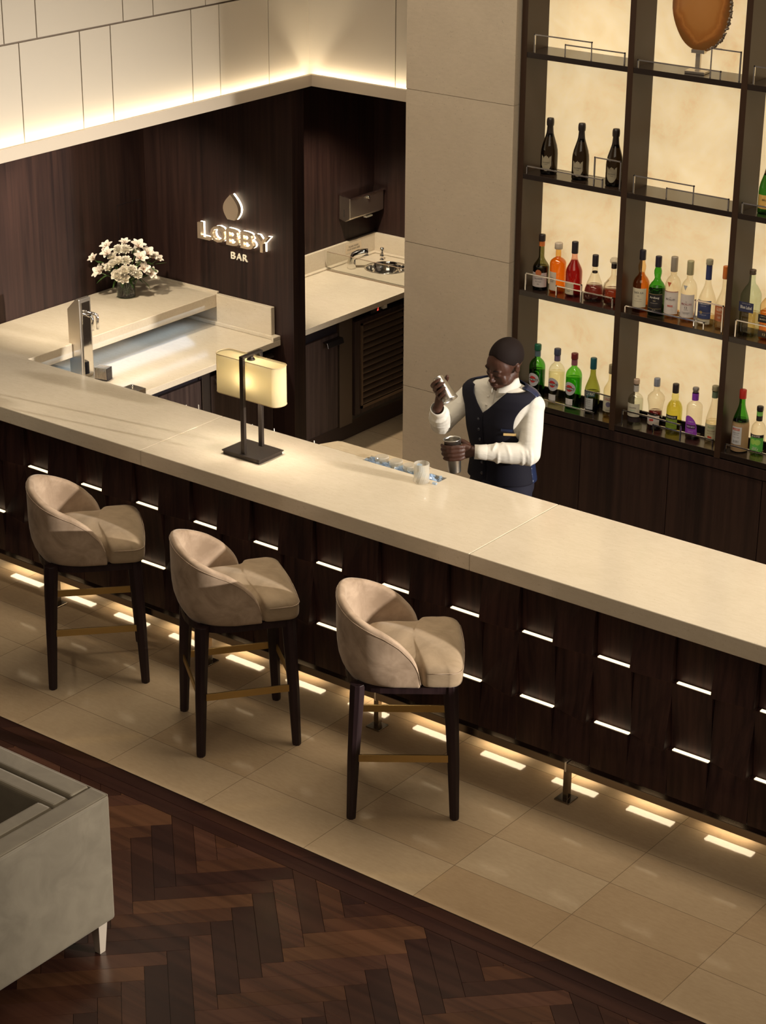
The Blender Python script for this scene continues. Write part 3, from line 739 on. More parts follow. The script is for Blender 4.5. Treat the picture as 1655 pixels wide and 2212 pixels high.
bx = thing('steel_box', 'short square steel dispenser at the end of the lower worktop', 'box', (-1.545,1.835,.8525))
obj('box_body', MB().box(-.055,-.06,0,.055,.05,.150), M['steel'], bx, .003)
obj('knob', MB().lathe([(.008,.150),(.006,.158),(.011,.163),(.008,.170),(.001,.172)], (0,0,0), 14), M['chrome'], bx)
M['stick'] = plain('white_plastic', (.75,.74,.72), .3)
pp2 = [(418,882,'left of the table lamp'),(405,872,'leftmost, left of the table lamp'),(434,885,'second, left of the table lamp'),(536,912,'between the lamp posts'),(640,945,'near the rounded stone ledge')]
for i, (sx, w) in enumerate([(-1.02,'leftmost of the row'),(-.93,'second from left'),(-.55,'seen between the lamp posts'),(-.40,'right of the table lamp'),(-.13,'nearest the stone ledge')]):
    h_ = .205+(.012 if i % 2 else 0)+(.01 if i in (1,4) else 0)
    s_ = thing('swizzle_stick', 'white tip of a bar stick poking up behind the counter, '+w, 'bar stick', (sx,1.71,.8525), 0, 'bar sticks standing behind the counter')
    obj('stick_body', MB().tube([(0,0,0),(.004,0,h_*.5),(-.006,.004,h_)], [.012,.004,.0025], 8), M['stick'], s_)
# ================================================================== ALCOVE
al = thing('alcove_worktop', 'cream stone hand wash worktop with splashback in the alcove', 'worktop', (-2.03,4.3,.86)); oa = Vector((-2.03,4.3,.86))
def apart(name, m_, mat, bev=.002, par=al, o=oa): m_.v = [q-o for q in m_.v]; return obj(name, m_, mat, par, bev)
SX, SY, SR = -2.085, 4.86, .145
def holed(x0,y0,x1,y1,cx,cy,r,z0,z1,n=40):
    m = MB(); rim = []; out = []
    for i in range(n):
        a = 2*pi*i/n; c, s = cos(a), sin(a); rim.append((cx+r*c, cy+r*s))
        tx = ((x1-cx)/c if c > 1e-9 else ((x0-cx)/c if c < -1e-9 else 1e9)); ty = ((y1-cy)/s if s > 1e-9 else ((y0-cy)/s if s < -1e-9 else 1e9))
        t = min(tx, ty); out.append((cx+t*c, cy+t*s))
    rs = [[(x,y,z0) for x,y in rim],[(x,y,z1) for x,y in rim],[(x,y,z1) for x,y in out],[(x,y,z0) for x,y in out],[(x,y,z0) for x,y in rim]]
    m.rings(rs, True, False, False, sm=False); return m
apart('stone_top', holed(-2.418,4.562,-1.655,5.148,SX,SY,SR,.862,.90), M['counter'], 0)
apart('stone_top', MB().box(-2.418,3.352,.862,-1.655,4.5615,.90), M['counter'])
apart('splashback', MB().box(-2.418,3.352,.9005,-2.395,5.148,1.035).box(-2.3945,5.122,.9005,-1.655,5.148,1.035), M['counter'], .002)
apart('cove_fillet', MB().prism([(-2.3945,3.352),(-2.365,3.352),(-2.365,5.09),(-1.655,5.09),(-1.655,5.1215),(-2.3945,5.1215)], .9003, .912), M['counter'], .004)
bs = thing('wash_basin', 'round polished steel hand basin sunk in the alcove worktop', 'basin', (SX,SY,.9))
prb = [(SR+.008,.0006),(SR+.008,.002),(SR-.002,.003),(SR-.004,0)]+[(SR*cos(t)**.6*.97, -.11*sin(t)) for t in [pi/2*i/9 for i in range(1,9)]]+[(.02,-.112),(.012,-.118)]
obj('bowl', MB().lathe(prb, n=40, cap0=False), M['chrome'], bs)
fa = thing('basin_tap', 'curved chrome sensor tap beside the round basin', 'tap', (-2.262,4.70,.9005), radians(38))
obj('tap_body', MB().tube([(0,0,0),(0,0,.045),(.004,0,.070),(.020,0,.092),(.045,0,.103),(.085,0,.112),(.112,0,.114)], [.032,.028,.026,.026,.026,.026,.024], 16), M['chrome'], fa, 0)
obj('tap_base', MB().lathe([(.031,0),(.031,.006),(.027,.009)], n=24), M['chrome'], fa)
so2 = thing('soap_pump', 'short chrome soap pump standing behind the round basin', 'soap pump', (-2.225,4.99,.9005))
obj('pump_body', MB().lathe([(.018,0),(.018,.006),(.011,.009),(.011,.022),(.017,.026),(.017,.034),(.012,.037),(.012,.062),(.016,.066),(.013,.086),(.002,.089)], n=20), M['chrome'], so2)
gs = thing('glass_screen', 'low clear glass splash screen standing on the alcove worktop', 'glass screen', (-2.03,4.560,.9005))
obj('pane', MB().box(-.333,-.003,.012,.37,.003,.128), M['clear'], gs)
obj('pane_edge', MB().box(-.333,-.0035,.128,.37,.0035,.1305).box(-.333,-.006,.0,.37,.006,.0035), plain('screen_edge',(.28,.20,.13),.3), gs)
pq_ = thing('wash_notice', 'small printed notice on the alcove splashback', 'notice', (-2.3945,4.885,.985))
obj('card', MB().box(0,-.085,-.032,.002,.085,.032), plain('notice_card',(.58,.47,.33),.4), pq_)
for txt, z, w in (('PLEASE WASH', .009, .105), ('YOUR HANDS HERE', -.010, .140)):
    t_ = text_mb(txt, w, .012); t_.v = [Vector((.0024, q.x, q.y+z)) for q in t_.v]; obj('lettering', t_, M['ink'], pq_)
pd = thing('paper_towel_dispenser', 'wall mounted polished steel paper towel dispenser', 'dispenser', (-2.418,4.94,1.205))
obj('dispenser_body', MB().rings([[(0.001,y,0),(.055,y,-.012),(.10,y,.012),(.10,y,.155),(.001,y,.165)] for y in (-.185,.185)], sm=False), M['steel'], pd, .006)
obj('lid', MB().rings([[(.001,y,.166),(.104,y,.156),(.104,y,.150),(.107,y,.150),(.107,y,.161),(.001,y,.172)] for y in (-.189,.189)], sm=False), M['chrome'], pd, .001)
obj('lock', MB().cyl((.1005,.01,.13),(.112,.01,.13),.011), M['chrome'], pd)
obj('level_slot', MB().box(.045,-.1862,.02,.049,-.1852,.075), M['ink'], pd)
obj('paper', MB().box(.05,.02,-.022,.08,.09,-.010), M['white'], pd, .003)
# cabinets below
t = thing('undercounter_cabinet', 'veneer cabinet with steel hook handle under the alcove worktop', 'cabinet', (-2.0,3.605,0)); o = Vector((-2.0,3.605,0))
def p(name, m_, mat, bev=.0015, par=None): m_.v = [q-o for q in m_.v]; return obj(name, m_, mat, par or t, bev)
p('body', MB().box(-2.4,3.354,.12,-1.722,3.865,.86), M['black'])
d = p('door', MB().box(-1.72,3.356,.135,-1.70,3.85,.775), M['cab'])
p('handle', MB().rings([[(-1.6995,y,.752),(-1.665,y,.750),(-1.655,y,.715),(-1.659,y,.715),(-1.668,y,.743),(-1.6995,y,.745)] for y in (3.70,3.86)], sm=False), plain('dark_steel',(.14,.12,.11),.3,1), .001, d)
t = thing('side_panel', 'plain bronze metal panel between the alcove cabinets', 'panel', (-1.9,3.93,0)); o = Vector((-1.9,3.93,0))
p('panel_face', MB().box(-2.39,3.868,.12,-1.70,4.0,.86), plain('panel_bronze',(.085,.060,.042),.35,.4))
t = thing('louvred_fridge', 'undercounter cooler with louvred grille door below the alcove worktop', 'fridge', (-2.0,4.33,0)); o = Vector((-2.0,4.33,0))
p('body', MB().box(-2.39,4.004,.12,-1.735,4.66,.86), M['black'])
d = p('door', MB().box(-1.733,4.03,.16,-1.70,4.085,.80).box(-1.733,4.56,.16,-1.70,4.62,.80).box(-1.733,4.085,.16,-1.70,4.56,.205).box(-1.733,4.085,.765,-1.70,4.56,.80), M['cab'])
lv = MB(); gr = MB()
gr.box(-1.70,4.085,.195,-1.690,4.100,.775).box(-1.70,4.545,.195,-1.690,4.56,.775).box(-1.70,4.085,.195,-1.690,4.56,.215).box(-1.70,4.085,.765,-1.690,4.56,.775)
for i in range(13):
    z = .222+i*.0415
    gr.add([(-1.722,4.10,z+.030),(-1.722,4.545,z+.030),(-1.691,4.545,z),(-1.691,4.10,z),(-1.722,4.10,z+.034),(-1.722,4.545,z+.034),(-1.691,4.545,z+.005),(-1.691,4.10,z+.005)],[(0,1,2,3),(7,6,5,4),(3,2,6,7),(0,4,5,1),(0,3,7,4),(1,5,6,2)])
p('grille', gr, plain('grille_bronze',(.17,.115,.075),.4,.5), 0, d)
p('display', MB().box(-1.733,4.20,.812,-1.702,4.30,.856), M['ink'])
dg = text_mb('2', .016, .026); dg.v = [Vector((-1.7012, 4.268+q.x, .834+q.y)) for q in dg.v]; p('digit', dg, emit('red_digit',(1,.03,.02),3), 0)
p('switch', MB().box(-1.733,4.325,.815,-1.700,4.365,.855), M['white'])
struct('baseboard_alcove', MB().box(-2.4,3.352,.0,-1.742,4.70,.118), plain('dark_tile',(.045,.028,.022),.15), 'dark glossy plinth under the alcove cabinets')

# ================================================================== BOTTLES
def patch(c, r, z0, z1, ang, half, mat_i=0, n=14, circ=False, seg_r=None):
    """curved label patch on a cylinder of radius r round c, centred at angle ang (0 = facing -y, + turns to +x)"""
    m = MB(); rf = r if callable(r) else (lambda z: r)
    if not circ:
        rs = []
        for z in ((z0, z1) if not callable(r) else [z0+(z1-z0)*i/5 for i in range(6)]):
            rs.append([(rf(z)*sin(ang+half*(2*i/n-1)), -rf(z)*cos(ang+half*(2*i/n-1)), z) for i in range(n+1)])
        m.rings(rs, False, False, False, mat_i); return m
    zc = (z0+z1)/2; h = (z1-z0)/2; rs = []
    for q in (0.001,.5,.8,1):
        rs.append([(rf(zc)*sin(ang+half*q*cos(2*pi*i/24)), -rf(zc)*cos(ang+half*q*cos(2*pi*i/24)), zc+h*q*sin(2*pi*i/24)) for i in range(24)])
    m.rings(rs, True, True, False, mat_i); return m
def wraptext(txt, r, zc, w, h, ang, mi, bold=True, slant=0):
    t_ = text_mb(txt, w, h, bold); rr = r+.0006
    for q in t_.v:
        a = ang+q.x/r; z = zc+q.y+slant*q.x; q.x, q.y, q.z = rr*sin(a), -rr*cos(a), z
    t_.m = [mi]*len(t_.m); return t_
cols = {}
def cm(c, rough=.45, metal=0, em=0):
    k = (tuple(round(v,3) for v in c), rough, metal)
    if k not in cols: cols[k] = plain('print_%d' % len(cols), c, rough, metal)
    return cols[k]
gl_cache = {}
def gg(c, e=None):
    k = (c, e)
    if k not in gl_cache: gl_cache[k] = glassy('tinted_glass_%d' % len(gl_cache), tuple(v**.68 for v in c), tuple(v**.50 for v in e) if e else None, 1.45, .03, .22)
    return gl_cache[k]
A0 = radians(14)
def bottle(label, x, z, H, R, body, neck, glass, edge=None, liq=None, cap=None, labels=(), style='round', y=2.985, group=None, sq=0, capr=None, extra=None, shp=None, name='liquor_bottle', band=None):
    """H total height with cap; body = top of the straight part, neck = (z where neck starts, radius)"""
    t = thing(name, label, 'bottle', (x, y, z+.0006), 0, group)
    nz, nr = neck; capz = cap[0] if cap else H
    if shp: pr = shp
    else:
        pr = [(R*.88,0),(R*.97,.003),(R,.010),(R,body)]
        for i in range(1, 9):
            f = i/8
            if style == 'round': rr = nr+(R-nr)*math.sqrt(max(0,1-f*f))*(1-f*.15)+0; zz = body+(nz-body)*f
            elif style == 'slope': rr = R+(nr-R)*(f*f*(3-2*f)); zz = body+(nz-body)*f
            else: rr = nr+(R-nr)*(1-f**2.6); zz = body+(nz-body)*f
            pr.append((max(rr, nr), zz))
        pr += [(nr, H-.012)]
    top = [(nr*1.12, H-.012),(nr*1.12,H-.006),(nr*.9,H-.004)] if not shp else []
    pr = [(r_, z_) for r_, z_ in pr]
    sqs = None
    if sq: sqs = [sq if r_ > nr*1.4 else 0 for r_, _ in pr+top]; 
    obj('glass_body', MB().lathe(pr+top, n=32 if not sq else 48, sq=sqs), gg(glass, edge), t)
    def rad(zq):
        for (r0,z0),(r1,z1) in zip(pr[:-1], pr[1:]):
            if z0 <= zq <= z1 and z1 > z0: return r0+(r1-r0)*(zq-z0)/(z1-z0)
        return R
    if liq:
        lv_, lc, le = liq; lp_ = [(max(.002, r_-.0028), max(z_, .006)) for r_, z_ in pr if z_ < lv_]; lp_.append((max(.002, rad(lv_)-.0028), lv_))
        obj('liquid', MB().lathe(lp_, n=28 if not sq else 48, sq=([sq if r_ > nr*1.4 else 0 for r_,_ in lp_] if sq else None)), gg(lc, le), t)
    if cap:
        cz, cc, cmtl = cap[0], cap[1], cap[2] if len(cap) > 2 else 0; cr = capr or nr*1.22
        obj('cap', MB().lathe([(cr*.97,cz),(cr,cz+.002),(cr,H-.003),(cr*.93,H)], n=20), cm(cc,.4,cmtl), t)
    if band:
        for (z0, z1, c, *rest) in band:
            obj('neck_label', MB().lathe([(nr*1.06,z0),(nr*1.06,z1)], n=20, cap0=False, cap1=False), cm(c), t)
    for L in labels:
        z0, z1, half, col_, texts = L[:5]; opt = L[5] if len(L) > 5 else {}
        rr = opt.get('r', None) or (rad((z0+z1)/2)); ang = A0+radians(opt.get('a', 0))
        if sq:
            w = half; m_ = MB().box(-w+opt.get('dx',0), -R-.0012, z0, w+opt.get('dx',0), -R-.0002, z1); mats = [cm(col_)]
            for (tx, zc, w_, h_, c_) in texts:
                tt = text_mb(tx, w_, h_, True); tt.v = [Vector((q.x+opt.get('dx',0), -R-.0016, zc+q.y+opt.get('sl',0)*q.x)) for q in tt.v]; mats.append(cm(c_)); tt.m = [len(mats)-1]*len(tt.m); m_.join(tt)
            if opt.get('sl'):
                for q in m_.v:
                    if q.y > -R-.0013 or True:
                        pass
            lb = obj('label', m_, mats, t)
            if opt.get('sl'):
                pass
            continue
        m_ = patch(None, rr+.0008, z0, z1, ang, radians(half), circ=opt.get('circ', False)); mats = [cm(col_)]
        for e in opt.get('discs', ()):
            mm = patch(None, rr+.0012, e[0]-e[1], e[0]+e[1], ang+radians(e[3] if len(e) > 3 else 0), e[1]/rr, circ=True); mats.append(cm(e[2])); mm.m = [len(mats)-1]*len(mm.m); m_.join(mm)
        for e in opt.get('bars', ()):
            mm = patch(None, rr+.0014, e[0], e[1], ang, radians(e[2])); mats.append(cm(e[3])); mm.m = [len(mats)-1]*len(mm.m); m_.join(mm)
        for (tx, zc, w_, h_, c_) in texts:
            mats.append(cm(c_)); m_.join(wraptext(tx, rr+.0012, zc, w_, h_, ang, len(mats)-1))
        obj('label', m_, mats, t)
    if extra: extra(t, rad)
    return t
ZC, ZD, ZBt = 1.675, 1.055, 2.303
WH=(.72,.68,.60); CR=(.70,.62,.46); NV=(.02,.025,.07); BK=(.015,.013,.015); RD=(.55,.06,.04); GD=(.45,.33,.14)
AM=(.82,.36,.05); AME=(.35,.08,.005); CL=(.95,.92,.84); CLE=(.42,.38,.28)
# champagne
shc = [(.040,0),(.044,.004),(.0445,.012),(.0445,.105),(.043,.125),(.038,.150),(.030,.175),(.022,.200),(.0165,.222),(.0145,.250),(.0145,.262)]
for x, w in ((.408,'left'),(.600,'middle'),(.804,'right, behind the tall chrome rail')):
    def ex(t, rad):
        obj('foil', MB().lathe([(.0215,.196),(.0175,.222),(.0155,.248),(.0185,.252),(.0195,.266),(.0190,.280),(.0165,.289),(.002,.291)], n=20), cm((.016,.010,.009),.45), t)
        m_ = MB(); n = 12; rs = []; r = .0454
        pr_ = [(-1,.92),(-.95,.62),(-.8,.35),(-.5,.12),(0,0)]
        up_ = []; lo = []
        for i in range(13):
            f = i/6-1; a = radians(12)+f*.62; b_ = abs(f)
            zt = .098 - (.010 if abs(abs(f)-.5) < .01 else 0)+(.006 if i in (0,6,12) else 0); zb = .022+.030*b_**2.2
            up_.append((r*sin(a),-r*cos(a),zt)); lo.append((r*sin(a),-r*cos(a),zb))
        m_.rings([lo, up_], False, False, False)
        for tx, zc, w_, h_ in (('Dom Pérignon',.066,.038,.006),('Vintage',.056,.018,.004)): m_.join(wraptext(tx, r, zc, w_, h_, radians(12), 1))
        obj('label', m_, [cm((.30,.26,.18)), cm(BK)], t)
    bottle('dark champagne bottle with shield label, %s of the three' % w, x, ZBt, .29, .0445, .11, (.22,.0145), (.05,.035,.02), (.008,.006,.004), shp=shc, extra=ex, name='champagne_bottle', group='three dark champagne bottles')
shg = shc
def exg(t, rad):
    obj('foil', MB().lathe([(.0245,.190),(.0175,.222),(.0155,.248),(.0185,.252),(.0195,.268),(.0165,.282),(.002,.284)], n=20), cm((.40,.28,.08),.35,.6), t)
bottle('green champagne bottle with orange label at the right edge of the photo', 1.672, ZBt, .285, .0445, .11, (.22,.0145), (.08,.28,.05), (.01,.04,.01), shp=shc, extra=exg, name='champagne_bottle',
       labels=[(.030,.098,55,(.62,.38,.10),[('BRUT',.075,.030,.008,BK)])])
# ---- shelf C left
def exseal(t, rad):
    m_ = patch(None, .0452, .098-.017, .098+.017, A0, .38, circ=True); obj('seal', m_, cm((.45,.13,.04)), t)
bottle('tall olive green bottle with orange neck and white label, next to the pillar side upright', .384, ZC, .297, .0435, .118, (.180,.0145), (.30,.30,.14), (.05,.05,.02), liq=(.125,(.10,.05,.03),(.02,.01,.01)),
       cap=(.262,(.020,.012,.012)), band=[(.235,.262,(.60,.16,.03))], style='slope', extra=exseal, labels=[(.020,.098,62,(.55,.48,.46),[('CALVADOS',.066,.045,.007,BK),('PAYS D\'AUGE',.050,.034,.005,BK),('XO',.036,.012,.007,BK)])])
bottle('bright orange whisky bottle with clear round stopper', .489, ZC, .270, .044, .155, (.193,.0145), (.97,.70,.30), (.60,.22,.04), liq=(.195,(.90,.42,.08),(.55,.16,.01)), cap=(.238,(.55,.46,.36)), capr=.0215, style='dome',
       labels=[(.020,.120,30,(.60,.52,.42),[('SINGLE',.090,.020,.004,BK),('MALT',.080,.024,.006,BK),('WHISKY',.068,.022,.004,BK)],{'a':-22})])
bottle('deep red cognac bottle with black neck capsule', .590, ZC, .294, .0445, .130, (.215,.0150), (.92,.60,.50), (.30,.05,.03), liq=(.196,(.42,.03,.03),(.12,.005,.008)), cap=(.232,(.02,.015,.02)), capr=.0175, style='slope',
       labels=[(.018,.084,36,(.60,.54,.40),[('COGNAC',.050,.030,.007,BK),('1738',.036,.018,.005,BK)],{'a':-18})])
bottle('pear shaped clear decanter bottle, half full, with black neck', .718, ZC, .246, .055, .02, (.165,.0135), CL, CLE, liq=(.085,(.24,.05,.04),(.06,.01,.01)), cap=(.185,(.02,.015,.02)), capr=.0165,
       shp=[(.046,0),(.055,.008),(.056,.030),(.050,.065),(.038,.100),(.026,.130),(.017,.155),(.0135,.170),(.0135,.235),(.016,.236),(.016,.243)], band=[(.150,.158,(.03,.02,.02))])
def exx(t, rad):
    for s_ in (-1,1):
        m_ = MB(); m_.tube([(s_*.030,0,.125),(s_*.050,0,.105),(s_*.056,0,.08),(s_*.050,0,.055),(s_*.055,0,.035)], .005, 8); obj('glass_scroll', m_, M['cutglass'], t)
    obj('stopper', MB().lathe([(.012,.218),(.022,.226),(.024,.238),(.016,.250),(.002,.252)], n=20), M['cutglass'], t)
bottle('ornate ribbed cognac decanter with glass stopper behind the upright', .832, ZC, .225, .052, .02, (.15,.012), CL, (.35,.20,.10), liq=(.085,(.30,.07,.03),(.08,.02,.01)), cap=(.195,(.03,.02,.02)),
       shp=[(.036,0),(.046,.010),(.053,.040),(.053,.075),(.046,.105),(.033,.130),(.018,.148),(.0125,.160),(.0125,.218)], extra=exx)
# ---- shelf C middle
bulge = lambda R, b, z1: [(R*.9,0),(R,.006),(R,b),(R*.93,b+.018),(R*.72,b+.035),(R*.48,b+.047),(.016,b+.058),(.0155,b+.064),(.0195,b+.085),(.0195,b+.10),(.0145,b+.118),(.0145,z1)]
bottle('amber whisky bottle with black cap and cream label, leftmost in the middle bay', .999, ZC, .323, .0435, .142, (.2,.0145), (.95,.72,.42), (.45,.25,.10), liq=(.205,(.74,.36,.10),(.36,.13,.02)), cap=(.272,(.02,.018,.03)), capr=.0165,
       shp=bulge(.0435,.142,.315), labels=[(.030,.130,54,(.66,.60,.44),[('CAOL ILA',.108,.052,.010,(.10,.10,.10)),('12',.090,.010,.008,(.15,.12,.1)),('AGED 12 YEARS',.074,.036,.003,(.2,.16,.12)),('ISLAY SINGLE MALT',.062,.042,.003,(.2,.16,.12))])])
bottle('green whisky bottle with black label and black cap', 1.093, ZC, .307, .0435, .135, (.2,.0145), (.12,.50,.06), (.01,.10,.01), liq=(.140,(.06,.10,.03),(.01,.02,.01)), cap=(.252,(.02,.015,.03)), capr=.0165,
       shp=bulge(.0435,.132,.300), labels=[(.022,.120,56,BK,[('Ardbeg',.098,.052,.014,(.72,.68,.60)),('TEN',.082,.014,.005,(.6,.5,.3)),('ISLAY SINGLE MALT',.070,.040,.003,(.6,.55,.45)),('46% VOL',.034,.020,.003,(.6,.55,.45))],{'bars':[(.116,.1175,54,(.5,.38,.15)),(.040,.041,50,(.5,.38,.15))]})])
def tri(c):
    def f(t, rad):
        m_ = MB(); r = .0405; zs = [(-.30,.196),(.30,.196),(0,.170)]
        m_.add([(r*sin(A0-.25+a),-r*cos(A0-.25+a),z) for a, z in zs], [(0,2,1)]); obj('triangle_mark', m_, cm(c), t)
    return f
for x, zt, cc, tc, lab, tx in ((1.185,.321,(.36,.31,.25),(.52,.12,.05),'clear whisky bottle with white label and red triangle on its shoulder',[('THE',.118,.008,.003,BK),('MACALLAN',.108,.048,.010,(.10,.08,.08)),('CASK STRENGTH',.072,.030,.003,WH)]),
                           (1.278,.317,(.42,.38,.22),(.42,.42,.42),'clear whisky bottle with white label reading 12 and grey triangle',[('THE',.112,.008,.003,BK),('MACALLAN',.100,.054,.011,(.32,.07,.08)),('12',.082,.014,.012,(.1,.08,.08)),('YEARS OLD',.070,.024,.003,BK),('HIGHLAND SINGLE MALT',.056,.042,.003,BK),('SCOTCH WHISKY',.050,.030,.003,BK)])):
    o_ = {'bars':[(.146,.149,56,(.42,.12,.06)),(.068,.077,20,(.48,.07,.05))]} if x < 1.2 else {}
    bottle(lab, x, ZC, zt, .0410, .160, (.225,.0155), CL, CLE, liq=(.045 if x > 1.2 else .040,(.85,.45,.15),(.4,.15,.03)), cap=(.245,cc,.3), capr=.0178, style='dome', extra=tri(tc), labels=[(.030,.150,58,(.66,.60,.56),tx,o_)])
def seal12(t, rad): pass
bottle('tall curvy clear whisky bottle with navy label and navy neck', 1.384, ZC, .343, .0455, .120, (.235,.0145), CL, CLE, liq=(.055,(.85,.68,.40),(.4,.25,.10)), cap=(.317,(.36,.33,.22)), capr=.0180, style='slope', band=[(.240,.316,(.03,.04,.13))],
       labels=[(.078,.140,50,(.035,.05,.14),[('GLENMORANGIE',.124,.066,.008,(.62,.62,.60)),('EXTREMELY RARE',.112,.030,.003,(.5,.5,.5))],{'a':-8}),(.045,.0775,50,(.045,.065,.17),[('18 YEARS OLD',.066,.036,.004,(.6,.6,.6))],{'a':-8,'discs':[(.078,.008,GD,-14)]}),(.018,.042,46,(.56,.50,.36),[('HIGHLAND SINGLE MALT',.030,.050,.005,BK)],{'a':-8})])
bottle('curvy clear whisky bottle with orange cap and orange label, half hidden by the upright', 1.480, ZC, .326, .0440, .110, (.225,.0145), CL, CLE, liq=(.050,(.88,.62,.30),(.4,.2,.06)), cap=(.262,(.60,.16,.02)), capr=.0170, style='slope',
       labels=[(.050,.130,44,(.55,.17,.06),[('GLEN',.112,.034,.016,(.75,.66,.52)),('THE ORIGINAL',.090,.036,.005,(.75,.66,.52)),('10',.070,.014,.012,(.75,.66,.52))],{'a':-14})])
# blue label bottle (square) and black label bottle
bottle('square clear whisky bottle with slanted navy label and wooden stopper', 1.627, ZC, .336, .0440, .200, (.285,.0150), (.80,.88,.76), (.22,.34,.26), liq=(.118,(.80,.62,.36),(.35,.25,.10)), cap=(.312,(.11,.07,.05)), capr=.0165, style='slope', sq=5,
       labels=[(.128,.178,.040,(.030,.035,.09),[('JOHNNIE WALKER',.170,.046,.004,(.5,.48,.42)),('Blue Label',.152,.062,.016,(.68,.66,.60))],{})])
bottle('square amber whisky bottle with slanted black label at the right edge of the photo', 1.738, ZC, .290, .0400, .175, (.235,.0145), (.95,.80,.55), (.4,.25,.10), liq=(.150,(.78,.38,.08),(.36,.12,.02)), cap=(.255,(.02,.02,.02)), capr=.0165, style='slope', sq=5, y=2.975,
       labels=[(.095,.135,.038,BK,[('JOHNNIE WALKER',.126,.050,.004,(.6,.5,.3)),('BLACK LABEL',.111,.056,.007,(.72,.62,.40))]),(.020,.050,.034,(.05,.035,.02),[('12',.035,.016,.012,(.72,.55,.28))])])
# ---- shelf D left
def martini(label, x, H, glass, edge, liq, capc, nb):
    def ex(t, rad):
        obj('signature_label', patch(None, .0452, .028, .062, A0-.25, .50), cm((.66,.63,.62)), t)
    bottle(label, x, ZD, H, .0440, .175, (.232,.0155), glass, edge, liq=liq, cap=(.276,capc), capr=.0188, style='dome', band=[(.242,.274,nb)], extra=ex,
        labels=[(.082,.156,46,(.50,.50,.53),[('MARTINI',.119,.052,.010,(.75,.73,.70))],{'circ':True,'a':-14,'discs':[(.121,.019,(.50,.03,.03))],'bars':[(.1125,.1255,38,(.02,.02,.02))]})])
martini('green vermouth bottle with green cap and round silver label', .383, .308, (.16,.55,.08), (.02,.16,.01), (.165,(.06,.22,.03),(.01,.04,.01)), (.01,.13,.07), (.10,.16,.20))
martini('clear vermouth bottle with navy cap and round silver label', .509, .310, (.96,.95,.82), (.50,.52,.36), (.180,(.95,.93,.74),(.55,.55,.35)), (.06,.07,.12), (.16,.12,.22))
martini('green vermouth bottle with dark red cap and round silver label', .618, .307, (.24,.66,.10), (.04,.28,.02), (.170,(.22,.60,.08),(.03,.20,.01)), (.18,.02,.02), (.30,.10,.14))
bottle('olive green vermouth bottle with teal neck capsule', .737, ZD, .306, .0415, .120, (.225,.0150), (.42,.46,.12), (.12,.14,.03), liq=(.118,(.10,.13,.04),(.02,.03,.01)), cap=(.246,(.01,.10,.12)), capr=.0175, style='slope',
       labels=[(.102,.130,50,(.02,.09,.11),[('NOILLY PRAT',.116,.068,.016,WH)],{'a':-12}),(.030,.092,38,(.58,.60,.60),[('ORIGINAL DRY',.080,.034,.005,BK),('VERMOUTH',.070,.030,.004,BK),('DE FRANCE',.060,.026,.003,BK),('SINCE 1813',.046,.030,.003,BK)],{'a':-14}),(.088,.108,14,(.05,.12,.13),[],{'circ':True,'a':-26})])
bottle('clear aperitif bottle with cream label and red lettering behind the upright', .851, ZD, .294, .0385, .150, (.215,.0145), (.95,.90,.72), (.5,.45,.25), liq=(.03,(.8,.6,.2),(.4,.3,.1)), cap=(.245,(.36,.30,.18)), capr=.0165, style='slope',
       labels=[(.040,.130,60,(.60,.56,.42),[('LILLET',.112,.046,.014,(.50,.08,.05)),('BLANC',.050,.024,.006,(.1,.1,.1))],{'discs':[(.082,.014,(.16,.14,.22))]})])
# ---- shelf D middle
bottle('clear spirit bottle with white label and sealed cork, leftmost in the lower middle bay', 1.005, ZD, .247, .0405, .128, (.170,.0135), (.92,.92,.88), CLE, liq=(.140,(.90,.92,.86),(.4,.45,.4)), cap=(.222,(.52,.38,.28)), capr=.0165, style='dome', band=[(.180,.215,(.55,.53,.50))],
       labels=[(.050,.122,55,(.62,.58,.46),[('GRAPPA',.100,.040,.008,(.16,.14,.12)),('RISERVA',.085,.030,.005,(.2,.5,.38)),('DISTILLATO',.068,.040,.004,(.2,.18,.16))],{'a':-6}),(.020,.045,60,(.03,.02,.02),[])])
bottle('waisted clear liqueur bottle with red liquid and cherry label', 1.127, ZD, .279, .0420, .02, (.19,.0145), CL, CLE, liq=(.100,(.20,.015,.015),(.05,.005,.005)), cap=(.236,(.26,.28,.34)), capr=.0165,
       shp=[(.040,0),(.044,.006),(.042,.040),(.037,.080),(.036,.100),(.040,.135),(.046,.165),(.043,.182),(.030,.198),(.018,.208),(.0150,.220),(.0145,.275)],
       labels=[(.032,.085,56,(.62,.56,.54),[('CERISE',.076,.030,.006,(.3,.1,.12))],{'r':.0400,'a':-8,'discs':[(.058,.0065,(.50,.05,.04),-14),(.060,.0065,(.50,.05,.04),2)]})])
bottle('yellow green liqueur bottle with black cap and black label', 1.239, ZD, .273, .0420, .135, (.190,.0165), (.95,.92,.55), (.50,.52,.12), liq=(.178,(.80,.76,.28),(.40,.42,.06)), cap=(.225,(.03,.02,.02)), capr=.0170, style='dome',
       shp=[(.038,0),(.042,.008),(.042,.135),(.040,.150),(.033,.168),(.021,.183),(.0175,.190),(.0195,.205),(.0165,.222),(.0150,.240),(.0145,.266)],
       labels=[(.092,.112,48,BK,[('CHARTREUSE',.102,.056,.009,(.62,.62,.5))],{'a':-10}),(.040,.0915,48,(.20,.30,.03),[('LIQUEUR',.075,.036,.008,(.05,.10,.02)),('DEPUIS 1605',.058,.036,.004,(.05,.08,.02))],{'a':-10})])
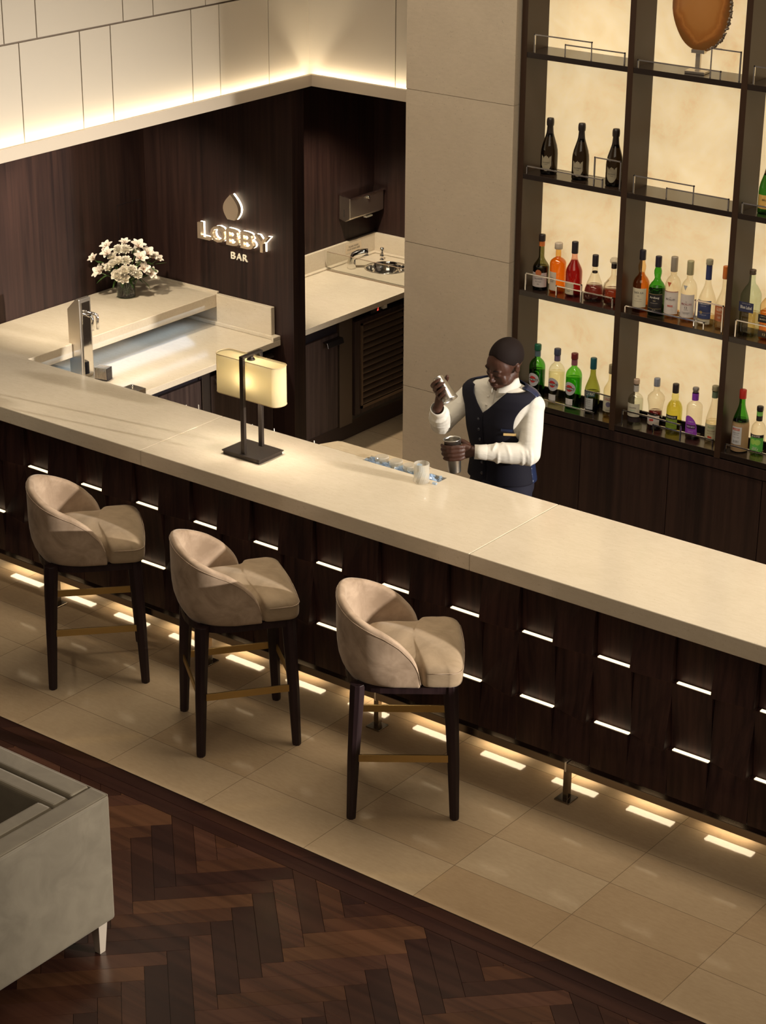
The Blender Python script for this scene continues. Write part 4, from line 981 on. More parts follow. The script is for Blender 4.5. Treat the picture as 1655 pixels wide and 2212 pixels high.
def dome_label(t, rad):
    m_ = MB(); r = .0423; lo = []; hi = []
    for i in range(15):
        f = i/7-1; a = A0-.20+f*.95; hi.append((r*sin(a),-r*cos(a),.035+.100*math.sqrt(max(0,1-((f+.25)/1.25)**2 if f < .999 else 0))*.98+.002)); lo.append((r*sin(a),-r*cos(a),.033))
    m_.rings([lo,hi], False, False, False); mats = [cm((.30,.06,.52)), cm((.60,.50,.68)), cm((.08,.02,.10))]
    b_ = patch(None, r+.0005, .066, .088, A0-.12, .62); b_.m = [2]*len(b_.m); m_.join(b_)
    for tx, zc, w_, h_, c_ in (('PARFAIT AMOUR',.077,.046,.009,1),('CREME DE',.105,.030,.006,1),('LIQUEUR',.050,.030,.005,1)): m_.join(wraptext(tx, r+.0008, zc, w_, h_, A0-.12, c_))
    obj('label', m_, mats, t)
bottle('clear liqueur bottle with bright purple label and purple neck', 1.356, ZD, .279, .0415, .170, (.205,.0165), CL, CLE, liq=(.030,(.20,.03,.08),(.06,.01,.03)), cap=(.255,(.22,.20,.20)), capr=.0165, style='dome', band=[(.212,.250,(.26,.05,.50))], extra=dome_label)
bottle('slim clear bottle tapering to its neck with pale fruit label', 1.468, ZD, .313, .0400, .110, (.245,.0150), CL, CLE, liq=(.125,(.93,.88,.72),(.5,.45,.32)), cap=(.288,(.34,.30,.18)), capr=.0180, style='slope', band=[(.250,.284,(.16,.22,.14))],
       labels=[(.030,.115,60,(.50,.47,.30),[('Kirsch',.100,.034,.009,(.12,.30,.12)),('WILLIAMS',.080,.044,.008,(.22,.14,.08)),('EAU DE VIE',.066,.040,.005,(.22,.14,.08))],{'discs':[(.046,.0065,(.50,.05,.02),-14),(.044,.0065,(.50,.05,.02),0)]})])
# ---- shelf D right
def straw(t, rad):
    m_ = MB(); pr = []
    for i in range(60): z = .006+.158*i/59; r = .0435+.0008*sin(i*pi) + (.0009 if i % 2 else 0)-(.004*max(0,(z-.14)/.03)); pr.append((r, z))
    m_.lathe(pr, n=28, cap1=False); obj('straw_wrap', m_, cm((.42,.27,.14),.7), t)
    m_ = patch(None, .0452, .045, .140, A0-.22, .62); mats = [cm((.60,.60,.62)), cm((.50,.05,.03)), cm(WH), cm(BK)]
    b_ = patch(None, .0456, .120, .132, A0-.28, .46); b_.m = [1]*len(b_.m); m_.join(b_)
    for tx, zc, w_, h_, c_ in (('LUXARDO',.126,.036,.008,2),('MARASCHINO',.108,.036,.004,3),('ORIGINALE',.098,.028,.003,3),('32% VOL   700 ML',.084,.038,.003,3),('|||| || ||||| ||',.062,.030,.012,3)): m_.join(wraptext(tx, .046, zc, w_, h_, A0-.22, c_))
    obj('label', m_, mats, t)
bottle('green cherry liqueur bottle in straw wrapping with red capsule', 1.625, ZD, .328, .0420, .150, (.262,.0155), (.14,.50,.08), (.02,.14,.02), liq=(.170,(.03,.05,.02),(.01,.01,.01)), cap=(.282,(.60,.03,.02)), capr=.0180, style='slope', extra=straw)
bottle('clear apple liqueur bottle with bright green label and black cap', 1.727, ZD, .262, .0370, .135, (.180,.0150), CL, CLE, liq=(.028,(.50,.80,.25),(.2,.45,.08)), cap=(.240,(.02,.015,.015)), capr=.0170, style='dome', band=[(.186,.212,(.03,.025,.02)),(.213,.236,(.20,.52,.10))],
       labels=[(.030,.118,66,(.12,.50,.08),[('Sour',.052,.024,.007,WH),('APPLE',.042,.034,.009,WH)],{'a':-6,'bars':[(.104,.120,66,BK)],'discs':[(.080,.0155,(.34,.62,.10),-22),(.080,.0155,(.36,.66,.12),18)]}),(.106,.1185,60,BK,[('DE KUYPER',.112,.046,.009,WH)],{'a':-6,'r':.0382})])
# ---- agate slice on stand
def agate_mat():
    m, nt, b = nm('agate'); v = coords(nt,(1,1,1)); n1 = noise_tex(nt, v, 9, 5, .6, .5)
    gm = N(nt,'ShaderNodeTexCoord'); sp = N(nt,'ShaderNodeSeparateXYZ'); nt.links.new(gm.outputs['Object'], sp.inputs[0])
    dx_ = math_(nt,'DIVIDE', sp.outputs[0], .148); dz_ = math_(nt,'DIVIDE', math_(nt,'SUBTRACT', sp.outputs[2], .325), .20)
    d = math_(nt,'SQRT', math_(nt,'ADD', math_(nt,'MULTIPLY', dx_, dx_), math_(nt,'MULTIPLY', dz_, dz_)))
    f = math_(nt,'ADD', d, math_(nt,'MULTIPLY', math_(nt,'SUBTRACT', n1, .5), .55))
    c = ramp(nt, f, [(.0,(.42,.23,.10)),(.60,(.40,.20,.07)),(.74,(.30,.10,.02)),(.80,(.48,.22,.07)),(.88,(.22,.05,.012)),(.96,(.10,.03,.01))])
    nt.links.new(c, b.inputs['Base Color']); nt.links.new(c, b.inputs['Emission Color']); P(b, Emission_Strength=0.0, Roughness=.15)
    x = N(nt,'ShaderNodeBsdfTranslucent'); mxs = N(nt,'ShaderNodeMixShader'); nt.links.new(mix(nt, c, (1,.78,.50), .55), x.inputs[0]); out = [n for n in nt.nodes if n.type == 'OUTPUT_MATERIAL'][0]
    mxs.inputs[0].default_value = .65; nt.links.new(b.outputs[0], mxs.inputs[1]); nt.links.new(x.outputs[0], mxs.inputs[2]); nt.links.new(mxs.outputs[0], out.inputs[0])
    return m
ag = thing('agate_slice', 'large amber agate slice on a steel stand, top shelf', 'ornament', (1.245,2.985,2.9306), radians(6))
rsA = [[], [], [], []]
for i in range(48):
    a = 2*pi*i/48; k = 1+.035*noise.noise(Vector((cos(a)*1.5, sin(a)*1.5, 3)))
    ex_ = .150*k*(abs(cos(a))**.85)*(1 if cos(a) > 0 else -1); ez = .215*k*sin(a)
    if sin(a) < 0: ex_ *= 1-.18*(-sin(a))**2
    for j, (yy, s_) in enumerate(((-.012,.97),(-.009,1.0),(.010,1.03),(.013,1.0))): rsA[j].append((ex_*s_, yy, .325+ez*s_))
obj('slice', MB().rings(rsA), agate_mat(), ag)
rr_ = MB(); 
for i in range(150):
    a = random.uniform(-1.35,1.35); x_ = .152*cos(a)**.85; z_ = .325+.215*sin(a); rr_.ball((x_+random.uniform(-.004,.003), random.uniform(-.010,.012), z_), random.uniform(.004,.008), n=6, m=4)
obj('rough_rim', rr_, plain('agate_rind', (.22,.17,.13), .9), ag)
obj('stand_rod', MB().box(-.012,-.009,.012,.012,.009,.095).box(-.034,-.016,.095,.034,.016,.112), M['steel'], ag, .001)
obj('stand_base', MB().box(-.052,-.042,0,.052,.042,.013), M['steel'], ag, .002)

# ================================================================== FLOWERS
VX, VY, VZ = -2.548, 2.826, 1.1006
vs_ = thing('flower_vase', 'short round glass vase holding the white bouquet', 'vase', (VX,VY,VZ))
obj('glass_body', MB().lathe([(.056,0),(.060,.004),(.060,.108),(.062,.112),(.058,.112),(.056,.106),(.054,.010),(.0,.010)], n=32, cap1=False), glassy('vase_glass',(.90,.92,.86),(.40,.45,.38),1.6,.03,.4), vs_)
obj('water', MB().lathe([(.0535,.0105),(.0535,.085)], n=28), glassy('vase_water',(.50,.58,.42),(.20,.26,.16),1.33,.02,.4), vs_)
def petal_mat(name, base, pink, thr):
    m, nt, b = nm(name); g = N(nt,'ShaderNodeAttribute'); g.attribute_name = 'tone'
    c = ramp(nt, g.outputs['Fac'], [(0,pink),(thr,base),(1,base)]); nt.links.new(c, b.inputs['Base Color']); P(b, Roughness=.6, Subsurface_Weight=.0); return m
M['petal'] = petal_mat('white_petal', (.80,.74,.62), (.80,.62,.45), .35)
M['lily'] = petal_mat('lily_petal', (.80,.72,.62), (.62,.22,.14), .35)
M['leafg'] = plain('leaf_green', (.045,.10,.02), .5); M['stemg'] = plain('stem_green', (.10,.17,.05), .5)
class PB(MB):
    def __init__(s): super().__init__(); s.t = []
def petal(m, c, ax, up, L, w, cup, curl, n=5, k=6, ruf=0):
    """one petal from c along ax, surface normal up"""
    ax = ax.normalized(); sd_ = ax.cross(up).normalized(); up = sd_.cross(ax); rs = []
    for i in range(k+1):
        f = i/k; ww = w*sin(pi*(.10+.78*f))**.6; row = []
        for j in range(n+1):
            g_ = 2*j/n-1; h_ = cup*L*(g_*g_)*.5*ww/w + curl*L*f*f + ruf*L*sin(j*2.4+i*1.3)*f
            row.append(c+ax*(L*f*(1-.12*g_*g_))+sd_*(ww*g_)+up*h_)
        rs.append(row)
    b0 = len(m.v); m.rings(rs, False, False, False)
    for i in range(k+1): m.t += [i/k]*(n+1)
def fobj(name, m, mat, par):
    o = obj(name, m, mat, par); a = o.data.attributes.new('tone','FLOAT','POINT'); 
    for i, v_ in enumerate(m.t): a.data[i].value = v_
    return o
def frame(d):
    d = d.normalized(); u_ = d.orthogonal().normalized(); return d, u_, d.cross(u_)
def rose(par, c, d, R):
    m = PB(); d, u_, v_ = frame(d)
    for lay, (n_, tilt, L, w) in enumerate(((3,.12,.45,.34),(5,.30,.62,.42),(6,.60,.80,.48),(7,.95,1.0,.52),(7,1.25,1.05,.50))):
        for i in range(n_):
            a = 2*pi*i/n_+lay*.7+random.uniform(-.15,.15); o_ = u_*cos(a)+v_*sin(a); t_ = tilt+random.uniform(-.08,.08)
            ax_ = d*cos(t_)+o_*sin(t_); nrm = d*sin(t_)-o_*cos(t_)
            petal(m, c-d*(R*.35)+o_*(R*.06*lay), ax_, nrm, L*R, w*R, .9, .18 if lay > 2 else .35, 4, 5, .03)
    return fobj('rose', m, M['petal'], par)
def carn(par, c, d, R):
    m = PB(); d, u_, v_ = frame(d)
    for i in range(38):
        a = i*2.399; t_ = 1.5*math.sqrt((i+.5)/38); o_ = u_*cos(a)+v_*sin(a); ax_ = d*cos(t_)+o_*sin(t_); nrm = d*sin(t_)-o_*cos(t_)
        petal(m, c-d*(R*.3), ax_, nrm, R*random.uniform(.9,1.08), R*.26, .4, .05, 4, 3, .10)
    return fobj('carnation', m, M['petal'], par)
def lily(par, c, d, R):
    m = PB(); d, u_, v_ = frame(d)
    for i in range(6):
        a = 2*pi*i/6+random.uniform(-.1,.1); o_ = u_*cos(a)+v_*sin(a); t_ = .62 if i % 2 else .75; ax_ = d*cos(t_)+o_*sin(t_); nrm = d*sin(t_)-o_*cos(t_)
        petal(m, c-d*(R*.55), ax_, nrm, R*1.25, R*(.46 if i % 2 else .36), .5, -.28, 4, 6, .02)
    o = fobj('lily', m, M['lily'], par)
    s_ = MB()
    for i in range(5): a = 2*pi*i/5; o_ = u_*cos(a)+v_*sin(a); s_.tube([c-d*(R*.5), c+o_*(R*.12), c+d*(R*.22)+o_*(R*.22)], .0008, 4); s_.ball(c+d*(R*.22)+o_*(R*.22), .0018, n=6, m=4)
    obj('stamens', s_, plain('stamen', (.30,.20,.08), .6), o)
    return o
bq = thing('bouquet', 'bouquet of white roses, carnations and pink throated lilies in the glass vase', 'flowers', (VX,VY,VZ+.10))
R_ = Vector((.794,.609,0)); F_ = Vector((.57,-.82,.30)).normalized(); U_ = Vector((0,0,1))
PXM = 345.0
def at_px(px, py, depth=0.0):      # photograph offsets measured once, turned into metres round the bouquet centre
    return R_*((px-268)/PXM) + U_*((612-py)/PXM/.93) + Vector((.57,-.82,0))*depth
fl_ = [('lily',232,552,.03,.032),('rose',243,560,.03,.020),('lily',228,543,-.03,.030),('carn',256,548,.0,.030),('carn',272,546,.02,.030),('lily',266,537,-.05,.026),('lily',298,538,.0,.034),('lily',305,558,.05,.034),('lily',318,552,.0,.032),
       ('lily',328,562,-.02,.030),('rose',258,566,.06,.022),('carn',274,565,.06,.028),('rose',237,580,.05,.022),('rose',246,571,.07,.020),('rose',272,582,.10,.022),('rose',256,592,.09,.026),('rose',270,597,.10,.026),('carn',288,581,.09,.028),
       ('carn',299,590,.09,.026),('lily',312,580,.06,.030),('lily',326,592,.04,.032),('lily',200,566,.0,.026),('lily',212,590,.03,.034),('lily',221,586,.0,.026),('carn',290,556,-.04,.028),('rose',262,556,-.05,.024),('carn',302,570,.02,.026),('lily',338,568,-.03,.024)]
st_ = MB(); cen = Vector((0,0,-.02))
for kind, px_, py_, dp, R0 in fl_:
    c = at_px(px_, py_, dp); d = (c-Vector((0,0,-.01))); d = d.normalized()*.8+F_*.55+Vector((0,0,.25))
    {'lily':lily,'rose':rose,'carn':carn}[kind](bq, c, d, R0*1.38)
    a_ = random.uniform(0,6.28); st_.tube([c-d.normalized()*R0*.5, c*.45+Vector((0,0,-.01)), Vector((random.uniform(-.035,.035),random.uniform(-.035,.035),-.085))], .0022, 6)
obj('stems', st_, M['stemg'], bq)
def leafm(m, a, d, L, w, droop):
    d = d.normalized(); s_ = d.cross(Vector((0,0,1))).normalized(); rs = []
    for i in range(8):
        f = i/7; c = a+d*(L*f)+Vector((0,0,-droop*f*f)); ww = w*sin(pi*min(.98,.06+.92*f)); rs.append([c-s_*ww, c+Vector((0,0,-ww*.3)), c+s_*ww])
    m.rings(rs, False, False, False)
for (px_, py_, dp, dx_, dz_, L, w, dr) in [(238,596,.04,-1,-.1,.085,.016,.05),(226,574,.02,-1,.35,.06,.014,.01),(252,602,.06,-.3,-.6,.05,.012,.02),(288,598,.04,.7,-.2,.06,.012,.03),(296,602,.03,.9,-.3,.09,.004,.06),(310,575,.0,.8,.1,.06,.014,.02),(330,578,.0,1,.15,.085,.004,.0),
                                       (300,575,.06,.2,.4,.04,.012,.0),(240,565,.04,-.4,.5,.05,.010,.0),(284,560,-.02,.3,.8,.04,.012,.0),(266,600,.08,.0,-.7,.04,.012,.02),(278,600,.06,.3,-.4,.05,.012,.03),(322,583,.02,.8,-.2,.05,.012,.02),(280,590,.0,-.9,.3,.07,.014,.02)]:
    m = MB(); leafm(m, at_px(px_,py_,dp), R_*dx_+Vector((0,0,dz_))+F_*.2, L, w, dr); obj('leaf', m, M['leafg'], bq)
# ================================================================== BARTENDER
M['skin'] = plain('dark_skin', (.046,.0165,.009), .52, 0, Specular_IOR_Level=.35)
def hair_mat():
    m, nt, b = nm('short_black_hair'); n = noise_tex(nt, coords(nt,(1,1,1)), 420, 2, .5); P(b, Base_Color=C4((.009,.0052,.0045)), Roughness=.75, Specular_IOR_Level=.1)
    bump(nt, b, n, .4, .001); return m
M['hair'] = hair_mat()
def cloth(name, c, rough=.75, sc=7, st=.5, dist=.012, sheen=0):
    m, nt, b = nm(name); n = noise_tex(nt, coords(nt,(1,1,2.2)), sc, 3, .5, .6); P(b, Base_Color=C4(c), Roughness=rough, Sheen_Weight=sheen, Specular_IOR_Level=.25); bump(nt, b, n, st, dist); return m
M['shirt'] = cloth('white_shirt', (.54,.51,.45), .8, 10, .35, .012)
M['vest'] = cloth('navy_waistcoat', (.0035,.003,.0085), .85, 6, .15, .006, 0)
M['satin'] = cloth('navy_satin', (.012,.018,.048), .30, 16, .5, .01)
M['trouser'] = cloth('navy_trousers', (.008,.008,.017), .8, 8, .3, .01)
def remesh(o, vox, smooth=2, fac=.5):
    r = o.modifiers.new('remesh','REMESH'); r.mode = 'VOXEL'; r.voxel_size = vox; r.use_smooth_shade = True
    s_ = o.modifiers.new('smooth','SMOOTH'); s_.iterations = smooth; s_.factor = fac
PX, PY = .728, 2.145
per = thing('person', 'bartender in white shirt and navy waistcoat pouring from a steel shaker', 'person', (PX,PY,0)); op = Vector((PX,PY,0))
def pobj(name, mb, mat, par=per, **k): mb.v = [q-op for q in mb.v]; return obj(name, mb, mat, par, **k)
# joints (world)
SR_ = Vector((.560,2.14,1.375)); ER = Vector((.470,1.985,1.225)); WR = Vector((.555,1.835,1.365))
SL_ = Vector((.908,2.15,1.372)); EL = Vector((.956,2.062,1.155)); WL = Vector((.755,1.905,1.165))
HC = Vector((.768,2.095,1.580))
hp_ = radians(22); hy_ = radians(-10); hr_ = radians(6)
HM = Matrix.Rotation(hy_, 3, 'Z') @ Matrix.Rotation(hr_, 3, 'Y') @ Matrix.Rotation(hp_, 3, 'X')    # local: x = his left, y = back, z = up; face looks to -y
def hb(m, c, r, n=20, k=14): m.ball(HC+HM@Vector(c), r, HM, n, k)
body = MB()
hb(body, (0,.022,.030), (.077,.097,.093), 28, 20)     # skull
hb(body, (0,-.032,.012), (.068,.058,.072)); hb(body, (0,-.040,-.045), (.058,.052,.060)); hb(body, (0,-.052,-.085), (.043,.040,.030))
hb(body, (0,-.080,-.100), (.024,.018,.018)); hb(body, (0,.00,-.06), (.060,.060,.055))
for s_ in (-1,1):
    hb(body, (s_*.034,-.060,-.042), (.030,.023,.036)); hb(body, (s_*.028,-.077,.016), (.027,.012,.011)); hb(body, (s_*.031,-.077,-.007), (.015,.012,.011))
    hb(body, (s_*.078,.010,-.012), (.007,.016,.024)); hb(body, (s_*.081,.015,.002), (.007,.014,.015)); hb(body, (s_*.011,-.098,-.043), (.008,.010,.008))
    hb(body, (s_*.042,-.028,-.068), (.020,.036,.032))
hb(body, (0,-.094,-.012), (.010,.014,.030)); hb(body, (0,-.104,-.038), (.014,.013,.011)); hb(body, (0,-.092,-.066), (.025,.013,.0075)); hb(body, (0,-.088,-.079), (.021,.013,.009))
body.cap(HC+HM@Vector((0,.012,-.05)), (.738,2.15,1.40), .056, .066, 20)
for sgn, sj, ej, wj in ((-1,SR_,ER,WR),(1,SL_,EL,WL)):
    body.cap(sj, ej, .046, .038, 16); body.cap(ej, wj, .040, .026, 16); body.cap((.74,2.15,1.39), sj, .06, .05, 16)
body.cap((.735,2.15,1.30), (.735,2.16,1.02), .115, .10, 20); body.cap((.735,2.15,1.0), (.735,2.155,.93), .12, .12, 20)
for s_ in (-1,1): body.cap((.735+s_*.085,2.155,.92), (.735+s_*.095,2.15,.50), .082, .055, 16); body.cap((.735+s_*.095,2.15,.50), (.735+s_*.10,2.17,.09), .055, .036, 16)

def grip(O, A, r, P0, sgn, hs, wrist, span=(32,150), thick=.0088, pal=.036):
    """a hand closed round a cylinder: O centre, A axis, r radius, P0 direction of the palm, sgn finger direction round the axis"""
    A = Vector(A).normalized(); P_ = Vector(P0); P_ = (P_-A*P_.dot(A)).normalized(); Q = A.cross(P_)*sgn; O = Vector(O)
    def at(deg, h, rr): a = radians(deg); return O+A*h+(P_*cos(a)+Q*sin(a))*rr
    fr_ = [1.0,1.07,1.0,.84]
    for i in range(4):
        h0 = hs*(.5-i/3)*1.0; h1 = h0*1.02; end = span[0]+(span[1]-span[0])*fr_[i]; th_ = thick*(1,1.03,.98,.86)[i]
        pts = [at(-6, h0*.80, r+pal*.62), at(span[0]*.55, h0*.92, r+.021), at(span[0], h0, r+.0165)]
        for k in (.3,.52,.74,.9,1.0): pts.append(at(span[0]+(end-span[0])*k, h1, r+th_*(1.25 if k < .5 else 1.08)))
        rad_ = [th_*1.30, th_*1.30, th_*1.25, th_*1.08, th_*1.12, th_, th_*.95, th_*.84]
        for a_, b_, ra, rb in zip(pts[:-1], pts[1:], rad_[:-1], rad_[1:]): body.cap(a_, b_, ra, rb, 12)
    # palm
    for f in (-.42,-.14,.14,.42):
        body.cap(at(0, hs*f*.95, r+pal*.50), at(-4, hs*f*.62, r+pal*1.25), .0155, .017, 12)
        body.cap(at(-8, hs*f*.62, r+pal*1.0), Vector(wrist), .017, .022, 12)
    # thumb from the side of the palm near its base
    tb = at(-22, hs*.34, r+pal*.95); t1 = at(-48, hs*.50, r+.018); t2 = at(-78, hs*.56, r+.0125); t3 = at(-102, hs*.60, r+.0100)
    for a_, b_, ra, rb in ((tb,t1,.0165,.0130),(t1,t2,.0130,.0110),(t2,t3,.0110,.0088)): body.cap(a_, b_, ra, rb, 12)
    nails = [at(span[0]+(span[1]-span[0])*fr_[i], hs*(.5-i/3)*1.02, r+thick*1.7) for i in range(4)]
# left hand (right in the photo) round the lower tin
T0 = Vector((.645,1.865,1.042)); T1 = Vector((.628,1.860,1.218)); TA = (T1-T0).normalized()
grip(T0.lerp(T1,.66), TA, .0425, (1,.18,0), -1, .064, WL, thick=.0093)
# right hand round the tilted tin: narrow end up left, mouth down right
U0 = Vector((.578,1.800,1.545)); U1 = Vector((.668,1.785,1.452)); UA = (U0-U1).normalized()
view = (CAM-U0).normalized()
grip(U0.lerp(U1,.46), UA, .033, -view*.8+Vector((-.35,.0,-.55)), 1, .072, WR, span=(35,165))
pb = pobj('body', body, M['skin']); remesh(pb, .0036, 6, .5)
# eyes: lowered lids with a line of lash, brows
fx = MB()
for s_ in (-1,1):
    fx.tube([HC+HM@Vector((s_*x_,y_,z_)) for x_,y_,z_ in ((.017,-.0885,-.013),(.025,-.0925,-.0165),(.034,-.0910,-.0165),(.044,-.0840,-.013))], .0016, 6)
pobj('eyelashes', fx, M['hair'])
for s_ in (-1,1):
    pobj('eyebrow', MB().tube([HC+HM@Vector((s_*x_,y_,z_)) for x_,y_,z_ in ((.014,-.0905,.017),(.026,-.0925,.024),(.040,-.0860,.024),(.052,-.0740,.017))], [.0018,.0032,.0030,.0012], 6), M['hair'])
pobj('lips', MB().tube([HC+HM@Vector(c) for c in ((-.021,-.098,-.0728),(-.010,-.1035,-.0715),(0,-.1045,-.0725),(.010,-.1035,-.0715),(.021,-.098,-.0728))], [.0010,.0022,.0026,.0022,.0010], 8), plain('lip_skin',(.06,.018,.014),.4))
# hair cap
hm = MB(); rs = []
for i in range(1, 17):
    th = pi/2*1.42*i/16; ring = []
    for j in range(40):
        a = 2*pi*j/40; fwd = max(0, -sin(a)); lim = 1.42-.80*fwd**1.3 - .16*abs(cos(a))**3
        t_ = th*lim/1.42; q = Vector((.0782*sin(t_)*cos(a), .022+.0982*sin(t_)*sin(a), .030+.0942*cos(t_)))
        if i == 16: q = Vector((.0755*sin(t_)*cos(a), .022+.0955*sin(t_)*sin(a), .030+.0915*cos(t_)))
        ring.append(HC+HM@q)
    rs.append(ring)
hm.rings(rs, True, True, False); pobj('hair', hm, M['hair'])

# ---- clothes
TZ = [(.90,.168,.112,.005),(.96,.170,.114,.003),(1.04,.160,.112,0),(1.12,.152,.113,-.003),(1.20,.165,.120,-.006),(1.28,.178,.124,-.006),(1.34,.186,.120,-.002),(1.38,.196,.112,.004),(1.415,.190,.098,.008),(1.44,.166,.084,.010),(1.462,.100,.070,.006),(1.475,.075,.062,.004)]
def trow(z):
    for (z0,*a), (z1,*b) in zip(TZ[:-1], TZ[1:]):
        if z <= z1: t = (z-z0)/(z1-z0); return [u_+(v_-u_)*t for u_, v_ in zip(a, b)]
    return TZ[-1][1:]
def tpt(z, th, off=0, e=2.35):
    a, b, dy = trow(z); a += off; b += off; c, s = cos(th), sin(th); bend = -.035*max(0,(z-1.05))/.4
    return Vector((PX+.005+a*math.copysign(abs(c)**(2/e), c), PY+.01+dy+bend+b*math.copysign(abs(s)**(2/e), s), z))
def torso(m, z0, z1, off, n=56, k=24, keep=None, cap=False):
    zz = [z0+(z1-z0)*i/k for i in range(k+1)]; rs = [[tpt(z, 2*pi*j/n, off(z) if callable(off) else off) for j in range(n)] for z in zz]
    vs = [p for r in rs for p in r]; fs = []
    for i in range(k):
        for j in range(n):
            j2 = (j+1) % n; f = (i*n+j, i*n+j2, (i+1)*n+j2, (i+1)*n+j); c = (vs[f[0]]+vs[f[2]])/2; th = 2*pi*(j+.5)/n
            if keep is None or keep(c, th): fs.append(f)
    m.add(vs, fs, 0, True)
    if cap: m.add(rs[0], [tuple(range(n-1,-1,-1))]); m.add(rs[-1], [tuple(range(n))])
    return m
sh_ = MB(); torso(sh_, .92, 1.462, 0, cap=True)
def sleeve(s_, e_, w_, r0, r1, r2, r3, seed):
    s_, e_, w_ = Vector(s_), Vector(e_), Vector(w_); rnd = random.Random(seed)
    sh_.cap(s_.lerp(Vector((PX,2.15,1.39)),.35), s_, .066, r0+.004, 18); sh_.cap(s_, s_.lerp(e_,.5), r0, r1+.002, 18); sh_.cap(s_.lerp(e_,.5), e_, r1+.002, r2, 18); sh_.cap(e_, e_.lerp(w_,.5), r2, r2*.94, 18); sh_.cap(e_.lerp(w_,.5), e_.lerp(w_,.86), r2*.94, r3, 18)
    d = (w_-e_).normalized(); u_ = d.orthogonal().normalized(); v_ = d.cross(u_)
    for i in range(9):       # folds ringed round the forearm and elbow
        f = i/9*.80; c = e_.lerp(w_, f); tl_ = rnd.uniform(-.45,.45); rr = r2*(1.0-.22*f)
        nn = (d+u_*tl_).normalized(); uu = nn.orthogonal().normalized(); vv = nn.cross(uu); ph = rnd.uniform(0,6.28)
        sh_.tube([c+(uu*cos(ph+a*.5)+vv*sin(ph+a*.5))*rr for a in range(9)], [.002,.005,.007,.0085,.009,.0085,.007,.005,.002], 8)
sleeve(SR_, ER, WR, .058, .056, .055, .037, 3); sleeve(SL_, EL, WL, .058, .058, .056, .038, 5)
so_s = pobj('shirt', sh_, M['shirt']); remesh(so_s, .0055, 3, .5)
def cuff(e_, w_, r, L=.055, back=.50):
    e_, w_ = Vector(e_), Vector(w_); d = (w_-e_).normalized(); a = w_-d*L*.88; 
    m = MB().lathe([(r*1.10,0),(r*1.12,.004),(r*1.04,L*.5),(r*1.02,L),(r*.94,L),(r*.94,L*.3)], a, 24, ax=d, cap0=False, cap1=False)
    return pobj('cuff', m, M['shirt'])
cuff(ER, WR+ (WR-ER).normalized()*.006, .0345); cuff(EL, WL+(WL-EL).normalized()*.010, .0355, .062)
# collar
cl = MB(); rs = []; NC = Vector((.752,2.118,1.452)); 
for k, (rr, z, fr_) in enumerate(((.064,-.012,0),(.062,.022,0),(.064,.030,0),(.072,.020,0),(.082,-.014,1))):
    ring = []
    for j in range(41):
        a = -pi/2+.16+(2*pi-.32)*j/40; f = max(0,-sin(a)); lift = .022*(1-f)-.020*f**2
        ring.append(NC+Vector((rr*cos(a)*1.03, rr*sin(a)*(1.05 if sin(a) < 0 else .92), z+lift-(.020*f**6 if fr_ else 0))))
    rs.append(ring)
cl.rings(rs, False, False, False); c_ = pobj('collar', cl, M['shirt']); sd_ = c_.modifiers.new('sol','SOLIDIFY'); sd_.thickness = .0025
pk = MB()
for z in (1.415,1.375,1.335): 
    q = tpt(z, -pi/2-.03, .004); pk.cyl(q, q+Vector((0,-.003,0)), .0055, n=12)
pobj('shirt_buttons', pk, plain('shell_button',(.7,.66,.6),.25))
ply = MB(); rs = [[tpt(1.30+.15*i/8, -pi/2-.03+w_, .003) for w_ in (-.11,-.10,.10,.11)] for i in range(9)]
ply.rings(rs, False, False, False); pobj('placket', ply, M['shirt'])
# waistcoat: each front and the back are laid out between the opening edge and the armhole, so the edges run clean
def voff(z): return .012+.004*max(0,(1.02-z))/.1+.012*min(1,max(0,(z-1.34)/.08))
VZ0 = 1.335
def th_open(z, s_):     # angle of the front edge; s_ = -1 his right (left in the photo), +1 his left
    base = -.020*s_*0
    if z <= VZ0: half = -.012 if s_ > 0 else .012; half = 0
    else: half = (z-VZ0)*.78
    a = trow(z)[0]+.012; f = min(.98, half/a)
    return -pi/2 - .06 + s_*math.asin(f)*.92
def lim(z):
    if z < 1.15: return None
    t = (z-1.15)/.30
    return .196-.050*sin(min(1,t*1.15)*pi)**.8 - .004*t
def th_arm(z, s_, front=True):
    l = lim(z)
    if l is None: return 0 if s_ > 0 else (-pi if front else pi)
    a = trow(z)[0]+.012; e = 2.35; f = min(.999, l/a)**(e/2)
    if l >= a: return 0 if s_ > 0 else (-pi if front else pi)
    q = math.acos(min(1,f))
    if front: return -q if s_ > 0 else -pi+q
    return q if s_ > 0 else pi-q
ZTOP = 1.452
for s_ in (-1,1):
    m = MB(); rs = []
    for i in range(61):
        z = .955+(ZTOP-.955)*i/60; zz = z
        t0, t1 = th_open(z, s_), th_arm(z, s_); 
        if z > 1.40: t1 = t1
        row = []
        for j in range(25):
            f = j/24; th = t0+(t1-t0)*f; zb = z
            if i == 0: zb = z-.028*max(0,1-f*3.2)**1.0
            row.append(tpt(zb, th, voff(z)))
        rs.append(row)
    m.rings(rs, False, False, False); o_ = pobj('waistcoat_front', m, M['vest']); sd_ = o_.modifiers.new('sol','SOLIDIFY'); sd_.thickness = .004; sd_.offset = 0
m = MB(); rs = []
for i in range(61):
    z = .955+(1.462-.955)*i/60; t0, t1 = th_arm(min(z,1.452), 1, False), th_arm(min(z,1.452), -1, False)
    rs.append([tpt(z, t0+(t1-t0)*j/40, voff(z)) for j in range(41)])
m.rings(rs, False, False, False); o_ = pobj('waistcoat_back', m, M['satin']); sd_ = o_.modifiers.new('sol','SOLIDIFY'); sd_.thickness = .004; sd_.offset = 0
bt = MB()
